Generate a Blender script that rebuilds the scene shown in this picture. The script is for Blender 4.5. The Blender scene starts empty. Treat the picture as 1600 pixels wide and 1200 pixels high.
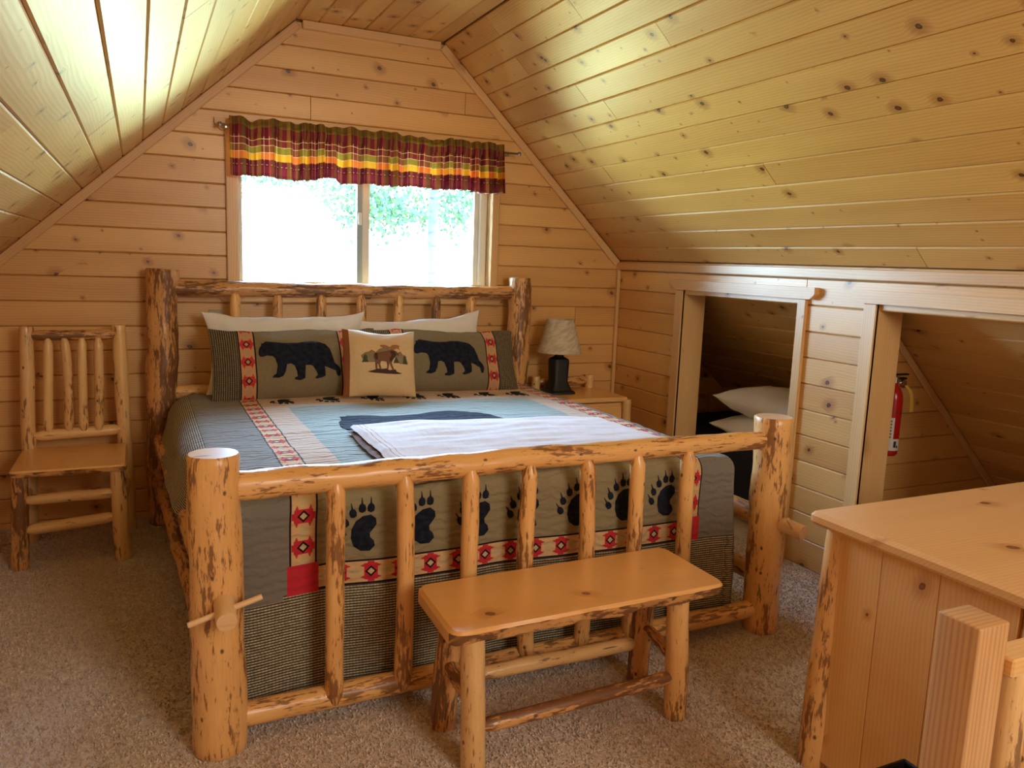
import bpy, bmesh, math, random
from mathutils import Vector, Matrix, noise
from mathutils.geometry import delaunay_2d_cdt

scene = bpy.context.scene
COL = scene.collection
PI = math.pi
RND = random.Random(11)

# ------------------------------------------------------------------ camera, world, exposure
def make_camera():
    yaw, pit, rol = 0.440933434, 0.152189949, -0.0368024877
    cy, sy, cp, sp, cr, sr = math.cos(yaw), math.sin(yaw), math.cos(pit), math.sin(pit), math.cos(rol), math.sin(rol)
    f = Vector((sy * cp, cy * cp, -sp)); r = Vector((cy, -sy, 0)); d = f.cross(r)
    r2 = cr * r + sr * d; d2 = -sr * r + cr * d
    cam = bpy.data.cameras.new('camera'); co = bpy.data.objects.new('camera', cam); COL.objects.link(co)
    M = Matrix((r2, -d2, -f)).transposed().to_4x4(); M.translation = (0, 0, 1.42)
    co.matrix_world = M
    cam.sensor_width = 36; cam.lens = 36 * 1238.06 / 1600; cam.clip_start = 0.02
    scene.camera = co
make_camera()

SKY = 52.0
world = bpy.data.worlds.new('world'); scene.world = world; world.use_nodes = True
wt = world.node_tree; wt.nodes.clear()
def wn(t): return wt.nodes.new(t)
_tc = wn('ShaderNodeTexCoord'); _sp = wn('ShaderNodeSeparateXYZ'); wt.links.new(_tc.outputs['Generated'], _sp.inputs[0])
_mr = wn('ShaderNodeMapRange'); _mr.inputs['From Min'].default_value = -0.06; _mr.inputs['From Max'].default_value = 0.06
wt.links.new(_sp.outputs['Z'], _mr.inputs['Value'])
_mx = wn('ShaderNodeMix'); _mx.data_type = 'RGBA'
_mx.inputs[6].default_value = (0.40, 0.54, 0.36, 1)      # sunlit meadow below the horizon
_mx.inputs[7].default_value = (0.50, 0.74, 1.10, 1)       # bright sky
wt.links.new(_mr.outputs[0], _mx.inputs[0])
_bg = wn('ShaderNodeBackground'); _bg.inputs['Strength'].default_value = SKY
_wo = wn('ShaderNodeOutputWorld')
wt.links.new(_mx.outputs[2], _bg.inputs['Color']); wt.links.new(_bg.outputs[0], _wo.inputs['Surface'])

def portal(x0, x1, z0, z1, y, rot):
    l = bpy.data.lights.new('window_portal', 'AREA'); l.shape = 'RECTANGLE'; l.size = x1 - x0; l.size_y = z1 - z0
    l.cycles.is_portal = True
    o = bpy.data.objects.new('window_portal', l); COL.objects.link(o)
    o.location = ((x0 + x1) / 2, y, (z0 + z1) / 2); o.rotation_euler = rot
portal(0.49, 1.95, 1.23, 2.04, 4.66, (-PI / 2, 0, 0))
REAR_Y = -2.6
def fill_light(loc, power, size, color, target):
    l = bpy.data.lights.new('rear_fill_light', 'AREA'); l.shape = 'DISK'; l.size = size; l.energy = power; l.color = color
    o = bpy.data.objects.new('rear_fill_light', l); COL.objects.link(o); o.location = loc
    o.rotation_euler = (Vector(target) - Vector(loc)).to_track_quat('-Z', 'Y').to_euler()
fill_light((1.75, -1.7, 2.2), 78.0, 1.5, (1.0, 0.90, 0.74), (1.0, 2.0, 0.6))      # added warm fill from behind the camera, no fixture there

scene.view_settings.view_transform = 'Standard'
scene.view_settings.look = 'None'
scene.view_settings.gamma = 1.0
scene.view_settings.use_curve_mapping = False
scene.view_settings.exposure = 0.25
scene.cycles.use_denoising = True
scene.cycles.max_bounces = 10
scene.cycles.diffuse_bounces = 6
scene.cycles.glossy_bounces = 4
scene.cycles.transparent_max_bounces = 12
scene.cycles.sample_clamp_indirect = 8.0

# ------------------------------------------------------------------ node expression helper
def srgb(r, g, b):
    def c(v):
        v /= 255.0
        return v / 12.92 if v <= 0.04045 else ((v + 0.055) / 1.055) ** 2.4
    return (c(r), c(g), c(b), 1.0)

class V:
    def __init__(s, t, o): s.t, s.o = t, o
    def _m(s, op, *a, clamp=False):
        n = s.t.nodes.new('ShaderNodeMath'); n.operation = op; n.use_clamp = clamp
        for i, x in enumerate((s,) + a):
            if isinstance(x, V): s.t.links.new(x.o, n.inputs[i])
            else: n.inputs[i].default_value = float(x)
        return V(s.t, n.outputs[0])
    def __add__(s, b): return s._m('ADD', b)
    __radd__ = __add__
    def __sub__(s, b): return s._m('SUBTRACT', b)
    def __rsub__(s, b): return (s * -1.0) + b
    def __mul__(s, b): return s._m('MULTIPLY', b)
    __rmul__ = __mul__
    def __truediv__(s, b): return s._m('DIVIDE', b)
    def __lt__(s, b): return s._m('LESS_THAN', b)
    def __gt__(s, b): return s._m('GREATER_THAN', b)
    def abs(s): return s._m('ABSOLUTE')
    def sin(s): return s._m('SINE')
    def floor(s): return s._m('FLOOR')
    def fract(s): return s._m('FRACT')
    def pw(s, b): return s._m('POWER', b)
    def mx(s, b): return s._m('MAXIMUM', b)
    def mn(s, b): return s._m('MINIMUM', b)
    def sat(s): return s._m('ADD', 0.0, clamp=True)
    def inv(s): return 1.0 - s
    def sm(s, a, b, lo=0.0, hi=1.0):
        n = s.t.nodes.new('ShaderNodeMapRange'); n.interpolation_type = 'SMOOTHSTEP'
        s.t.links.new(s.o, n.inputs['Value'])
        for k, v in zip(('From Min', 'From Max', 'To Min', 'To Max'), (a, b, lo, hi)): n.inputs[k].default_value = v
        return V(s.t, n.outputs[0])
    def within(s, a, b): return (s > a) * (s < b)

class Mat:
    def __init__(s, name, rough=0.5, spec=0.5):
        s.m = bpy.data.materials.new(name); s.m.use_nodes = True
        s.t = s.m.node_tree; s.t.nodes.clear()
        s.b = s.t.nodes.new('ShaderNodeBsdfPrincipled'); s.out = s.t.nodes.new('ShaderNodeOutputMaterial')
        s.t.links.new(s.b.outputs[0], s.out.inputs[0])
        s.b.inputs['Roughness'].default_value = rough
        s.b.inputs['Specular IOR Level'].default_value = spec
    def link(s, a, b): s.t.links.new(a, b)
    def uv(s):
        n = s.t.nodes.new('ShaderNodeUVMap'); n.uv_map = 'UVMap'
        x = s.t.nodes.new('ShaderNodeSeparateXYZ'); s.link(n.outputs[0], x.inputs[0])
        return V(s.t, x.outputs[0]), V(s.t, x.outputs[1])
    def obj(s):
        n = s.t.nodes.new('ShaderNodeTexCoord'); x = s.t.nodes.new('ShaderNodeSeparateXYZ'); s.link(n.outputs['Object'], x.inputs[0])
        return [V(s.t, x.outputs[i]) for i in range(3)]
    def rand(s):
        n = s.t.nodes.new('ShaderNodeObjectInfo'); return V(s.t, n.outputs['Random'])
    def vec(s, x, y, z=0.0):
        n = s.t.nodes.new('ShaderNodeCombineXYZ')
        for i, a in enumerate((x, y, z)):
            if isinstance(a, V): s.link(a.o, n.inputs[i])
            else: n.inputs[i].default_value = a
        return n.outputs[0]
    def noise(s, vec, scale=1.0, detail=2.0, rough=0.5):
        n = s.t.nodes.new('ShaderNodeTexNoise'); s.link(vec, n.inputs['Vector'])
        n.inputs['Scale'].default_value = scale; n.inputs['Detail'].default_value = detail; n.inputs['Roughness'].default_value = rough
        return V(s.t, n.outputs[0])
    def voronoi(s, vec, scale=1.0, rnd=1.0):
        n = s.t.nodes.new('ShaderNodeTexVoronoi'); n.voronoi_dimensions = '2D'; s.link(vec, n.inputs['Vector'])
        n.inputs['Scale'].default_value = scale; n.inputs['Randomness'].default_value = rnd
        x = s.t.nodes.new('ShaderNodeSeparateColor'); s.link(n.outputs['Color'], x.inputs[0])
        return V(s.t, n.outputs['Distance']), V(s.t, x.outputs[0])
    def mix(s, f, a, b):
        n = s.t.nodes.new('ShaderNodeMix'); n.data_type = 'RGBA'; n.clamp_factor = True
        if isinstance(f, V): s.link(f.o, n.inputs[0])
        else: n.inputs[0].default_value = f
        for i, c in ((6, a), (7, b)):
            if isinstance(c, tuple): n.inputs[i].default_value = c
            else: s.link(c, n.inputs[i])
        return n.outputs[2]
    def color(s, c):
        if isinstance(c, tuple): s.b.inputs['Base Color'].default_value = c
        else: s.link(c, s.b.inputs['Base Color'])
    def bump(s, h, strength=0.3, dist=0.002):
        n = s.t.nodes.new('ShaderNodeBump'); n.inputs['Strength'].default_value = strength; n.inputs['Distance'].default_value = dist
        s.link(h.o, n.inputs['Height']); s.link(n.outputs[0], s.b.inputs['Normal'])
    def roughness(s, v): s.link(v.o, s.b.inputs['Roughness'])

def pine(name, light, dark, knot, knots=5.0, knot_amt=0.55, rough=0.34, coat=0.35, rings=1.0, spec=0.5):
    """varnished knotty pine; U runs along the grain in metres"""
    m = Mat(name, rough, spec)
    u0, v0 = m.uv(); r = m.rand()
    u = u0 + r * 37.0; v = v0 + r * 61.0
    uv = m.vec(u, v)
    d, c = m.voronoi(m.vec(u * knots + v * 1.5, v * knots * 1.15))
    big = c.sm(knot_amt, 1.0, 0.0, 1.0)
    has = (c > knot_amt) * (m.noise(m.vec(u * 1.7, v * 3.0), 1.0, 1.0) > 0.44)
    k_r = big.pw(2.0) * 0.075 + 0.014
    wob = m.noise(uv, 45.0, 2.0) * 0.05 - 0.025
    kd = (d + wob) / k_r
    knotm = kd.sm(0.75, 1.05, 1.0, 0.0) * has
    halo = kd.sm(0.8, 4.5, 1.0, 0.0) * has
    bend = kd.sm(0.5, 6.0, 1.0, 0.0) * has
    warp = m.noise(m.vec(u * 1.3, v * 5.0), 1.0, 2.0)
    g = v * 1.0 + warp * 0.05 * rings + bend * 0.016
    ringw = (g * 520.0 + m.noise(m.vec(u * 2.0, v * 30.0), 1.0, 1.0) * 5.0).sin() * 0.5 + 0.5
    fib = m.noise(m.vec(u * 9.0, v * 420.0), 1.0, 3.0, 0.6)
    broad = m.noise(m.vec(u * 1.1, v * 9.0), 1.0, 2.0)
    f = (ringw.pw(2.0) * 0.26 + fib * 0.34 + broad * 0.75 + halo * 0.45 + (r - 0.5) * 0.45 - 0.30).sat()
    col = m.mix(f, light, dark)
    col = m.mix(halo * 0.35, col, tuple(a * 0.55 + b * 0.45 for a, b in zip(dark, knot)))
    col = m.mix(knotm * (kd.sm(0.0, 0.9, 0.75, 1.0)), col, knot)
    m.color(col)
    m.bump(fib * 0.3 + knotm * -0.5 + ringw * 0.25 + m.noise(uv, 14.0, 1.0) * 1.2, 0.22, 0.0012)
    m.roughness(fib * 0.12 + broad * 0.14 + (rough - 0.12))
    m.b.inputs['Coat Weight'].default_value = coat; m.b.inputs['Coat Roughness'].default_value = 0.30
    return m.m

def logwood(name, light, mid, bark, amount=0.5, rough=0.36, coat=0.3):
    """peeled log: honey wood with brown inner bark patches, checks and small knots; U along the log"""
    m = Mat(name, rough, 0.5)
    u0, v0 = m.uv(); r = m.rand()
    u = u0 + r * 23.0; v = v0 + r * 41.0
    a = m.noise(m.vec(u * 3.2, v * 13.0), 1.0, 4.0, 0.55)
    b = m.noise(m.vec(u * 16.0, v * 75.0), 1.0, 3.0, 0.6)
    fine = m.noise(m.vec(u * 26.0, v * 95.0), 1.0, 3.0, 0.7)
    patch = (a * 0.60 + b * 0.48).sm(amount, amount + 0.05, 0.0, 1.0) .mx((fine * 0.8 + a * 0.3).sm(amount + 0.07, amount + 0.11, 0.0, 0.8))
    c = m.noise(m.vec(u * 5.0, v * 110.0), 1.0, 2.0)
    crack = c.sm(0.66, 0.70, 0.0, 1.0) * m.noise(m.vec(u * 3.0, v * 7.0), 1.0, 1.0).sm(0.48, 0.60, 0.0, 1.0)
    d, cc = m.voronoi(m.vec(u * 9.0, v * 13.0))
    kn = (d + b * 0.06).sm(0.06, 0.12, 1.0, 0.0) * (cc > 0.72)
    fib = m.noise(m.vec(u * 8.0, v * 230.0), 1.0, 3.0)
    col = m.mix((fib * 0.7 + a * 1.3 + b * .5 - 0.95 + (r - 0.5) * 0.3).sat(), light, mid)
    col = m.mix(patch * 0.78, col, m.mix(b.sm(0.3, 0.7), bark, tuple(x * 0.55 for x in bark[:3]) + (1,)))
    col = m.mix((crack * 0.9).mx(kn * 0.85), col, srgb(50, 24, 12))
    m.color(col)
    m.bump(fib * 0.25 + patch * 0.5 + crack * -1.2 + m.noise(m.vec(u * 12.0, v * 22.0), 1.0, 2.0) * 1.4, 0.35, 0.0025)
    m.roughness(patch * 0.2 + fib * 0.15 + (rough - 0.1))
    m.b.inputs['Coat Weight'].default_value = coat; m.b.inputs['Coat Roughness'].default_value = 0.25
    return m.m

def plain(name, c, rough=0.6, metal=0.0, bump=0.0, scale=200.0):
    m = Mat(name, rough)
    if bump:
        x, y, z = m.obj(); n = m.noise(m.vec(x, y, z), scale, 2.0)
        m.bump(n, bump, 0.001); m.color(m.mix(n * 0.4, c, tuple(k * 0.7 for k in c[:3]) + (1,)))
    else: m.color(c)
    m.b.inputs['Metallic'].default_value = metal
    return m.m

M = {}
M['board'] = pine('pine_board', srgb(230, 184, 114), srgb(190, 132, 68), srgb(78, 40, 16), knots=6.5, knot_amt=0.25, rough=0.40, coat=0.55)
M['board_ceiling'] = pine('pine_ceiling_board', srgb(230, 186, 116), srgb(190, 134, 70), srgb(78, 40, 16), knots=7.0, knot_amt=0.25, rough=0.48, coat=0.11, spec=0.26)
M['trim'] = pine('pine_trim', srgb(228, 188, 130), srgb(192, 140, 84), srgb(84, 46, 22), knots=4.0, knot_amt=0.7, rough=0.40)
M['slab'] = pine('pine_backing', srgb(150, 104, 60), srgb(110, 70, 36), srgb(60, 30, 14), coat=0.0)
M['bench'] = pine('bench_pine', srgb(242, 192, 122), srgb(220, 158, 90), srgb(120, 64, 26), knots=6.0, knot_amt=0.7, rough=0.3, coat=0.6, rings=0.6)
M['desk'] = pine('desk_pine', srgb(238, 192, 126), srgb(212, 154, 90), srgb(120, 66, 28), knots=5.0, knot_amt=0.66, rough=0.38, coat=0.4)
M['fir'] = pine('fir_post', srgb(230, 186, 130), srgb(146, 88, 44), srgb(110, 54, 20), knots=2.0, knot_amt=0.97, rough=0.4, rings=0.15)
M['log'] = logwood('peeled_log', srgb(238, 188, 120), srgb(208, 146, 80), srgb(130, 72, 32), 0.570)
M['log_dark'] = logwood('bark_streaked_log', srgb(222, 168, 106), srgb(180, 120, 66), srgb(100, 54, 26), 0.525)
M['log_pale'] = logwood('pale_log', srgb(236, 196, 136), srgb(204, 154, 96), srgb(130, 78, 40), 0.600)
M['endgrain'] = logwood('log_end', srgb(238, 202, 156), srgb(220, 174, 120), srgb(150, 100, 60), 0.75)

# ------------------------------------------------------------------ object helpers
WM = {}
def link(o, parent=None, Mw=None):
    COL.objects.link(o)
    Mw = Mw or Matrix.Identity(4)
    WM[o] = Mw
    if parent is not None:
        o.parent = parent
        o.matrix_basis = WM[parent].inverted() @ Mw
    else: o.matrix_basis = Mw
    return o
def T(x, y=None, z=None):
    return Matrix.Translation((x, y, z) if y is not None else x)
def thing(name, label, cat, loc=(0, 0, 0), group=None, rot=None):
    o = bpy.data.objects.new(name, None); o.empty_display_size = 0.1
    Mw = T(loc) @ (rot.to_4x4() if rot else Matrix.Identity(4))
    link(o, None, Mw); return tag(o, label, cat, group)
def tag(o, label, cat, group=None):
    o['label'] = label; o['category'] = cat
    if group: o['group'] = group
    return o
def struct(o): o['kind'] = 'structure'; return o
def mesh_obj(name, verts, faces, uvs, mat, parent=None, Mw=None, smooth=False, mats=None, fmat=None):
    me = bpy.data.meshes.new(name); me.from_pydata([tuple(v) for v in verts], [], faces)
    if uvs is not None:
        l = me.uv_layers.new(name='UVMap')
        for p in me.polygons:
            for li, vi in zip(p.loop_indices, p.vertices):
                l.data[li].uv = uvs[vi] if not callable(uvs) else uvs(p, vi)
    if mats:
        for m in mats: me.materials.append(m)
        if fmat:
            for p, k in zip(me.polygons, fmat): p.material_index = k
    else: me.materials.append(mat)
    if smooth: me.polygons.foreach_set('use_smooth', [True] * len(me.polygons))
    me.update()
    return link(bpy.data.objects.new(name, me), parent, Mw)
def box_uv(me, grain=0):
    l = me.uv_layers.new(name='UVMap')
    a = grain; b, c = [i for i in range(3) if i != grain]
    for p in me.polygons:
        n = p.normal; k = max(range(3), key=lambda i: abs(n[i]))
        for li, vi in zip(p.loop_indices, p.vertices):
            co = me.vertices[vi].co
            if k == a: l.data[li].uv = (co[b] * 0.15, co[c])
            elif k == b: l.data[li].uv = (co[a], co[c] + 0.31)
            else: l.data[li].uv = (co[a], co[b])
def bbox(name, lo, hi, mat, parent=None, bevel=0.003, grain=0, seg=1, rot=None, smooth=False):
    """bevelled box from world corners lo..hi (rot: matrix about its centre)"""
    lo, hi = Vector(lo), Vector(hi); c = (lo + hi) / 2; s = hi - lo
    bm = bmesh.new(); bmesh.ops.create_cube(bm, size=1.0); bmesh.ops.scale(bm, vec=s, verts=bm.verts)
    if bevel: bmesh.ops.bevel(bm, geom=bm.edges[:], offset=min(bevel, min(s) * 0.45), segments=seg, affect='EDGES', profile=0.5)
    me = bpy.data.meshes.new(name); bm.to_mesh(me); bm.free(); me.materials.append(mat)
    box_uv(me, grain)
    if smooth: me.polygons.foreach_set('use_smooth', [True] * len(me.polygons))
    return link(bpy.data.objects.new(name, me), parent, T(c) @ (rot.to_4x4() if rot else Matrix.Identity(4)))

# convex polygon clip
def clip(poly, a, b, c):
    """keep a*x+b*y<=c"""
    out = []
    for i, p in enumerate(poly):
        q = poly[(i + 1) % len(poly)]
        dp = a * p[0] + b * p[1] - c; dq = a * q[0] + b * q[1] - c
        if dp <= 0: out.append(p)
        if (dp < 0 < dq) or (dq < 0 < dp):
            t = dp / (dp - dq); out.append((p[0] + (q[0] - p[0]) * t, p[1] + (q[1] - p[1]) * t))
    return out
def inset(poly, d):
    n = len(poly); out = []
    for i in range(n):
        p0, p1, p2 = Vector(poly[i - 1]), Vector(poly[i]), Vector(poly[(i + 1) % n])
        e1 = (p1 - p0).normalized(); e2 = (p2 - p1).normalized()
        n1 = Vector((-e1.y, e1.x)); n2 = Vector((-e2.y, e2.x))
        k = 1 + n1.dot(n2)
        out.append(p1 + (n1 + n2) * (d / max(k, 0.25)))
    return out
def area2(p): return sum(p[i - 1][0] * p[i][1] - p[i][0] * p[i - 1][1] for i in range(len(p))) / 2
def board(poly, frame, parent, mat, thick=0.018, ch=0.005, gap=0.0010, name='board', lift=0.0):
    """tongue and groove board with chamfered face edges; poly in the (u, v) plane of frame"""
    if len(poly) < 3: return None
    if area2(poly) < 0: poly = poly[::-1]
    if area2(poly) < 0.0008: return None
    cx = sum(p[0] for p in poly) / len(poly); cy = sum(p[1] for p in poly) / len(poly)
    P = [(p[0] - cx, p[1] - cy) for p in poly]
    a = inset(P, gap); b = inset(P, gap + ch); n = len(P)
    b = [Vector((p[0] * .82 + q[0] * .18, q[1])) for p, q in zip(a, b)]     # long edges chamfered, butt ends nearly square
    vs = [(p[0], p[1], -thick) for p in a] + [(p[0], p[1], -ch) for p in a] + [(p[0], p[1], 0) for p in b]
    fs = [tuple(range(2 * n, 3 * n))]
    for i in range(n):
        j = (i + 1) % n
        fs += [(i, j, n + j, n + i), (n + i, n + j, 2 * n + j, 2 * n + i)]
    O, U, Vv, N = frame
    R = Matrix((U, Vv, N)).transposed().to_4x4()
    Mw = T(Vector(O) + Vector(U) * cx + Vector(Vv) * cy + Vector(N) * lift) @ R
    return mesh_obj(name, vs, fs, [(v[0], v[1]) for v in vs], mat, parent, Mw)
def clad(outline, rows, frame, parent, mat, seed, open_rects=(), seg=(1.6, 3.2), joints=True, **kw):
    """rows of boards (row edges along v) clipped to the convex outline, broken at random butt joints and at openings"""
    rr = random.Random(seed)
    for v0, v1 in zip(rows[:-1], rows[1:]):
        strip = clip(clip(outline, 0, -1, -v0), 0, 1, v1)
        if len(strip) < 3: continue
        us = [p[0] for p in strip]; lo, hi = min(us), max(us)
        spans = [(lo, hi)]
        mid = (v0 + v1) / 2
        for (a, b, c, d) in open_rects:
            if c < mid < d:
                ns = []
                for s, e in spans:
                    if b <= s or a >= e: ns.append((s, e)); continue
                    if a > s: ns.append((s, a))
                    if b < e: ns.append((b, e))
                spans = ns
        for s, e in spans:
            cuts = [s]
            x = s + rr.uniform(0.3, seg[1]) if joints else e
            while x < e - 0.25:
                cuts.append(x); x += rr.uniform(*seg)
            cuts.append(e)
            for c0, c1 in zip(cuts[:-1], cuts[1:]):
                pc = clip(clip(strip, -1, 0, -c0), 1, 0, c1)
                board(pc, frame, parent, mat, lift=rr.uniform(-0.0008, 0.0008), **kw)

def logmesh(L, r0, r1, seed, bend=(0, 0), cap=(0, 0), sides=16, lump=0.05, oval=1.0):
    """rings along +Z. cap: 0 flat sawn end, >0 length of a rounded tenon shoulder"""
    n = max(5, int(L / 0.03)); vs, uvs, fs, fm = [], [], [], []
    zs = [L * i / n for i in range(n + 1)]
    e = 0.006
    pre = []
    for z in zs: pre.append((z, None))
    rings = []
    for z, _ in pre:
        t = z / L; r = r0 + (r1 - r0) * t
        for c, dz in ((cap[0], z), (cap[1], L - z)):
            if c and dz < c:
                q = dz / c; r *= 0.55 + 0.45 * math.sqrt(max(0, 1 - (1 - q) ** 2))
            elif not c and dz < 1e-6: r *= 0.93
        rings.append((z, r))
    if not cap[0]: rings.insert(1, (e, r0))
    if not cap[1]: rings.insert(-1, (L - e, r1))
    for z, r in rings:
        t = z / L; w = math.sin(PI * t)
        cx, cy = bend[0] * w, bend[1] * w
        cx += 0.25 * r * lump / 0.05 * 0.3 * noise.noise(Vector((z * 4, seed * 3.1, 0))); cy += 0.25 * r * lump / 0.05 * 0.3 * noise.noise(Vector((z * 4, seed * 3.1, 9)))
        for k in range(sides + 1):
            a = 2 * PI * k / sides; kk = k % sides; aa = 2 * PI * kk / sides
            d = 1 + lump * (noise.noise(Vector((math.cos(aa) * 1.3, math.sin(aa) * 1.3, z * 7 + seed * 5.7))) * 1.3 + 0.5 * noise.noise(Vector((math.cos(aa) * 2.6, math.sin(aa) * 2.6, z * 22 + seed))))
            vs.append((cx + math.cos(a) * r * d * oval, cy + math.sin(a) * r * d, z)); uvs.append((z, a * r0))
    S = sides + 1; R = len(rings)
    for i in range(R - 1):
        for k in range(sides):
            fs.append((i * S + k, i * S + k + 1, (i + 1) * S + k + 1, (i + 1) * S + k)); fm.append(0)
    for i, sgn in ((0, -1), (R - 1, 1)):
        c = len(vs); cz = rings[i][0]
        ring = [vs[i * S + k] for k in range(sides)]
        base = len(vs)
        vs.append((sum(p[0] for p in ring) / sides, sum(p[1] for p in ring) / sides, cz)); uvs.append((0, 0))
        for p in ring: vs.append(p); uvs.append((p[0] * 0.3, p[1]))
        for k in range(sides):
            a, b = base + 1 + k, base + 1 + (k + 1) % sides
            fs.append((base, a, b) if sgn > 0 else (base, b, a)); fm.append(1)
    return vs, fs, uvs, fm
_ls = [0]
def log(name, p0, p1, r0, r1=None, parent=None, mat='log', bend=(0, 0), cap=(0, 0), lump=0.05, end='endgrain', sides=16, oval=1.0):
    _ls[0] += 1
    p0, p1 = Vector(p0), Vector(p1); d = p1 - p0; L = d.length
    vs, fs, uvs, fm = logmesh(L, r0, r1 or r0, _ls[0] * 1.37, bend, cap, sides, lump, oval)
    z = d.normalized()
    x = Vector((1, 0, 0)) if abs(z.x) < 0.8 else Vector((0, 1, 0))
    y = z.cross(x).normalized(); x = y.cross(z)
    R = Matrix((x, y, z)).transposed().to_4x4()
    return mesh_obj(name, vs, fs, uvs, None, parent, T(p0) @ R, smooth=True, mats=[M[mat], M[end]], fmat=fm)
def autosmooth(o, ang=0.7):
    o.data.set_sharp_from_angle(angle=ang)

def lathe(name, prof, mat, parent, Mw, seg=32, square=0.0):
    """prof: list of (r, z). square: superellipse amount for square sections"""
    vs, uvs, fs = [], [], []
    for r, z in prof:
        for k in range(seg + 1):
            a = 2 * PI * k / seg
            c, s = math.cos(a), math.sin(a)
            q = r
            if square: q = r / max(abs(c) ** square + abs(s) ** square, 1e-6) ** (1 / square)
            vs.append((c * q, s * q, z)); uvs.append((a * max(r, 0.01), z))
    S = seg + 1
    for i in range(len(prof) - 1):
        for k in range(seg): fs.append((i * S + k, i * S + k + 1, (i + 1) * S + k + 1, (i + 1) * S + k))
    if prof[0][0] > 1e-4: fs.append(tuple(range(seg))[::-1])
    if prof[-1][0] > 1e-4: fs.append(tuple((len(prof) - 1) * S + k for k in range(seg)))
    o = mesh_obj(name, vs, fs, uvs, mat, parent, Mw, smooth=True); autosmooth(o, 0.6); return o
def tube(name, pts, r, mat, parent=None, sides=8, closed=False):
    vs, uvs, fs = [], [], []
    pts = [Vector(p) for p in pts]; n = len(pts); up = Vector((0, 0, 1)); acc = 0
    for i, p in enumerate(pts):
        t = (pts[min(i + 1, n - 1)] - pts[max(i - 1, 0)]).normalized()
        a = t.cross(up if abs(t.z) < 0.95 else Vector((1, 0, 0))).normalized(); b = t.cross(a)
        if i: acc += (p - pts[i - 1]).length
        for k in range(sides):
            q = 2 * PI * k / sides; vs.append(p + (a * math.cos(q) + b * math.sin(q)) * r); uvs.append((acc, q * r))
    for i in range(n - 1):
        for k in range(sides):
            fs.append((i * sides + k, i * sides + (k + 1) % sides, (i + 1) * sides + (k + 1) % sides, (i + 1) * sides + k))
    fs += [tuple(range(sides))[::-1], tuple((n - 1) * sides + k for k in range(sides))]
    return mesh_obj(name, vs, fs, uvs, mat, parent, WM[parent] @ Matrix.Identity(4) if False else Matrix.Identity(4), smooth=True)

def patch(name, outline, fn, mat, parent, Mw, h=0.012, th=0.0015):
    """thin cloth piece: outline in fn's 2-D space, laid on the surface fn(a, b) -> (point, normal)"""
    n = len(outline); pts = [Vector(p) for p in outline]; dense = []
    for i in range(n):
        a, b = pts[i], pts[(i + 1) % n]; k = max(1, int((b - a).length / h))
        dense += [a.lerp(b, j / k) for j in range(k)]
    xs = [p.x for p in dense]; ys = [p.y for p in dense]
    inner = []
    def inside(x, y):
        c = False; m = len(pts)
        for i in range(m):
            p, q = pts[i], pts[i - 1]
            if (p.y > y) != (q.y > y) and x < (q.x - p.x) * (y - p.y) / (q.y - p.y) + p.x: c = not c
        return c
    x = min(xs) + h / 2
    while x < max(xs):
        y = min(ys) + h / 2
        while y < max(ys):
            if inside(x, y): inner.append(Vector((x, y)))
            y += h
        x += h
    vin = dense + inner; m = len(dense)
    v2, e2, f2, *_ = delaunay_2d_cdt(vin, [(i, (i + 1) % m) for i in range(m)], [], 1, 1e-6)
    keep = []
    for f in f2:
        cx = sum(v2[i][0] for i in f) / len(f); cy = sum(v2[i][1] for i in f) / len(f)
        if inside(cx, cy): keep.append(tuple(f))
    vs, uvs = [], []
    for p in v2:
        P, N = fn(p[0], p[1]); vs.append(P + N * th); uvs.append((p[0], p[1]))
    if not keep: return None
    f = keep[0]; nn = (vs[f[1]] - vs[f[0]]).cross(vs[f[2]] - vs[f[0]]); _, N = fn(v2[f[0]][0], v2[f[0]][1])
    if nn.dot(N) < 0: keep = [g[::-1] for g in keep]
    # skirt down to the surface so that the piece has an edge
    cnt = {}
    for g in keep:
        for i in range(len(g)):
            a, b = g[i], g[(i + 1) % len(g)]; cnt[(a, b)] = 1
    base = len(vs); mp = {}
    for (a, b) in list(cnt):
        if (b, a) not in cnt:
            for q in (a, b):
                if q not in mp:
                    mp[q] = len(vs); P, N = fn(v2[q][0], v2[q][1]); vs.append(P - N * 0.001); uvs.append((v2[q][0], v2[q][1]))
            keep.append((a, mp[a], mp[b], b))
    return mesh_obj(name, vs, keep, uvs, mat, parent, Mw, smooth=True)

# ------------------------------------------------------------------ ROOM SHELL
FY, RX = 4.521, 2.893           # far wall face, right knee wall face
LX = -1.0                       # left knee wall (outside the view)
RC, LC, CZ = 1.621, 0.795, 2.650
KZ = 1.456                      # knee wall top
sR = Vector((RX - RC, 0, KZ - CZ)); sRl = sR.length; sRu = sR / sRl
sLu = Vector((-0.7375, 0, -0.675)); sLl = (LC - LX) / 0.7375; LKZ = CZ - sLl * 0.675
YN = REAR_Y

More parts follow.
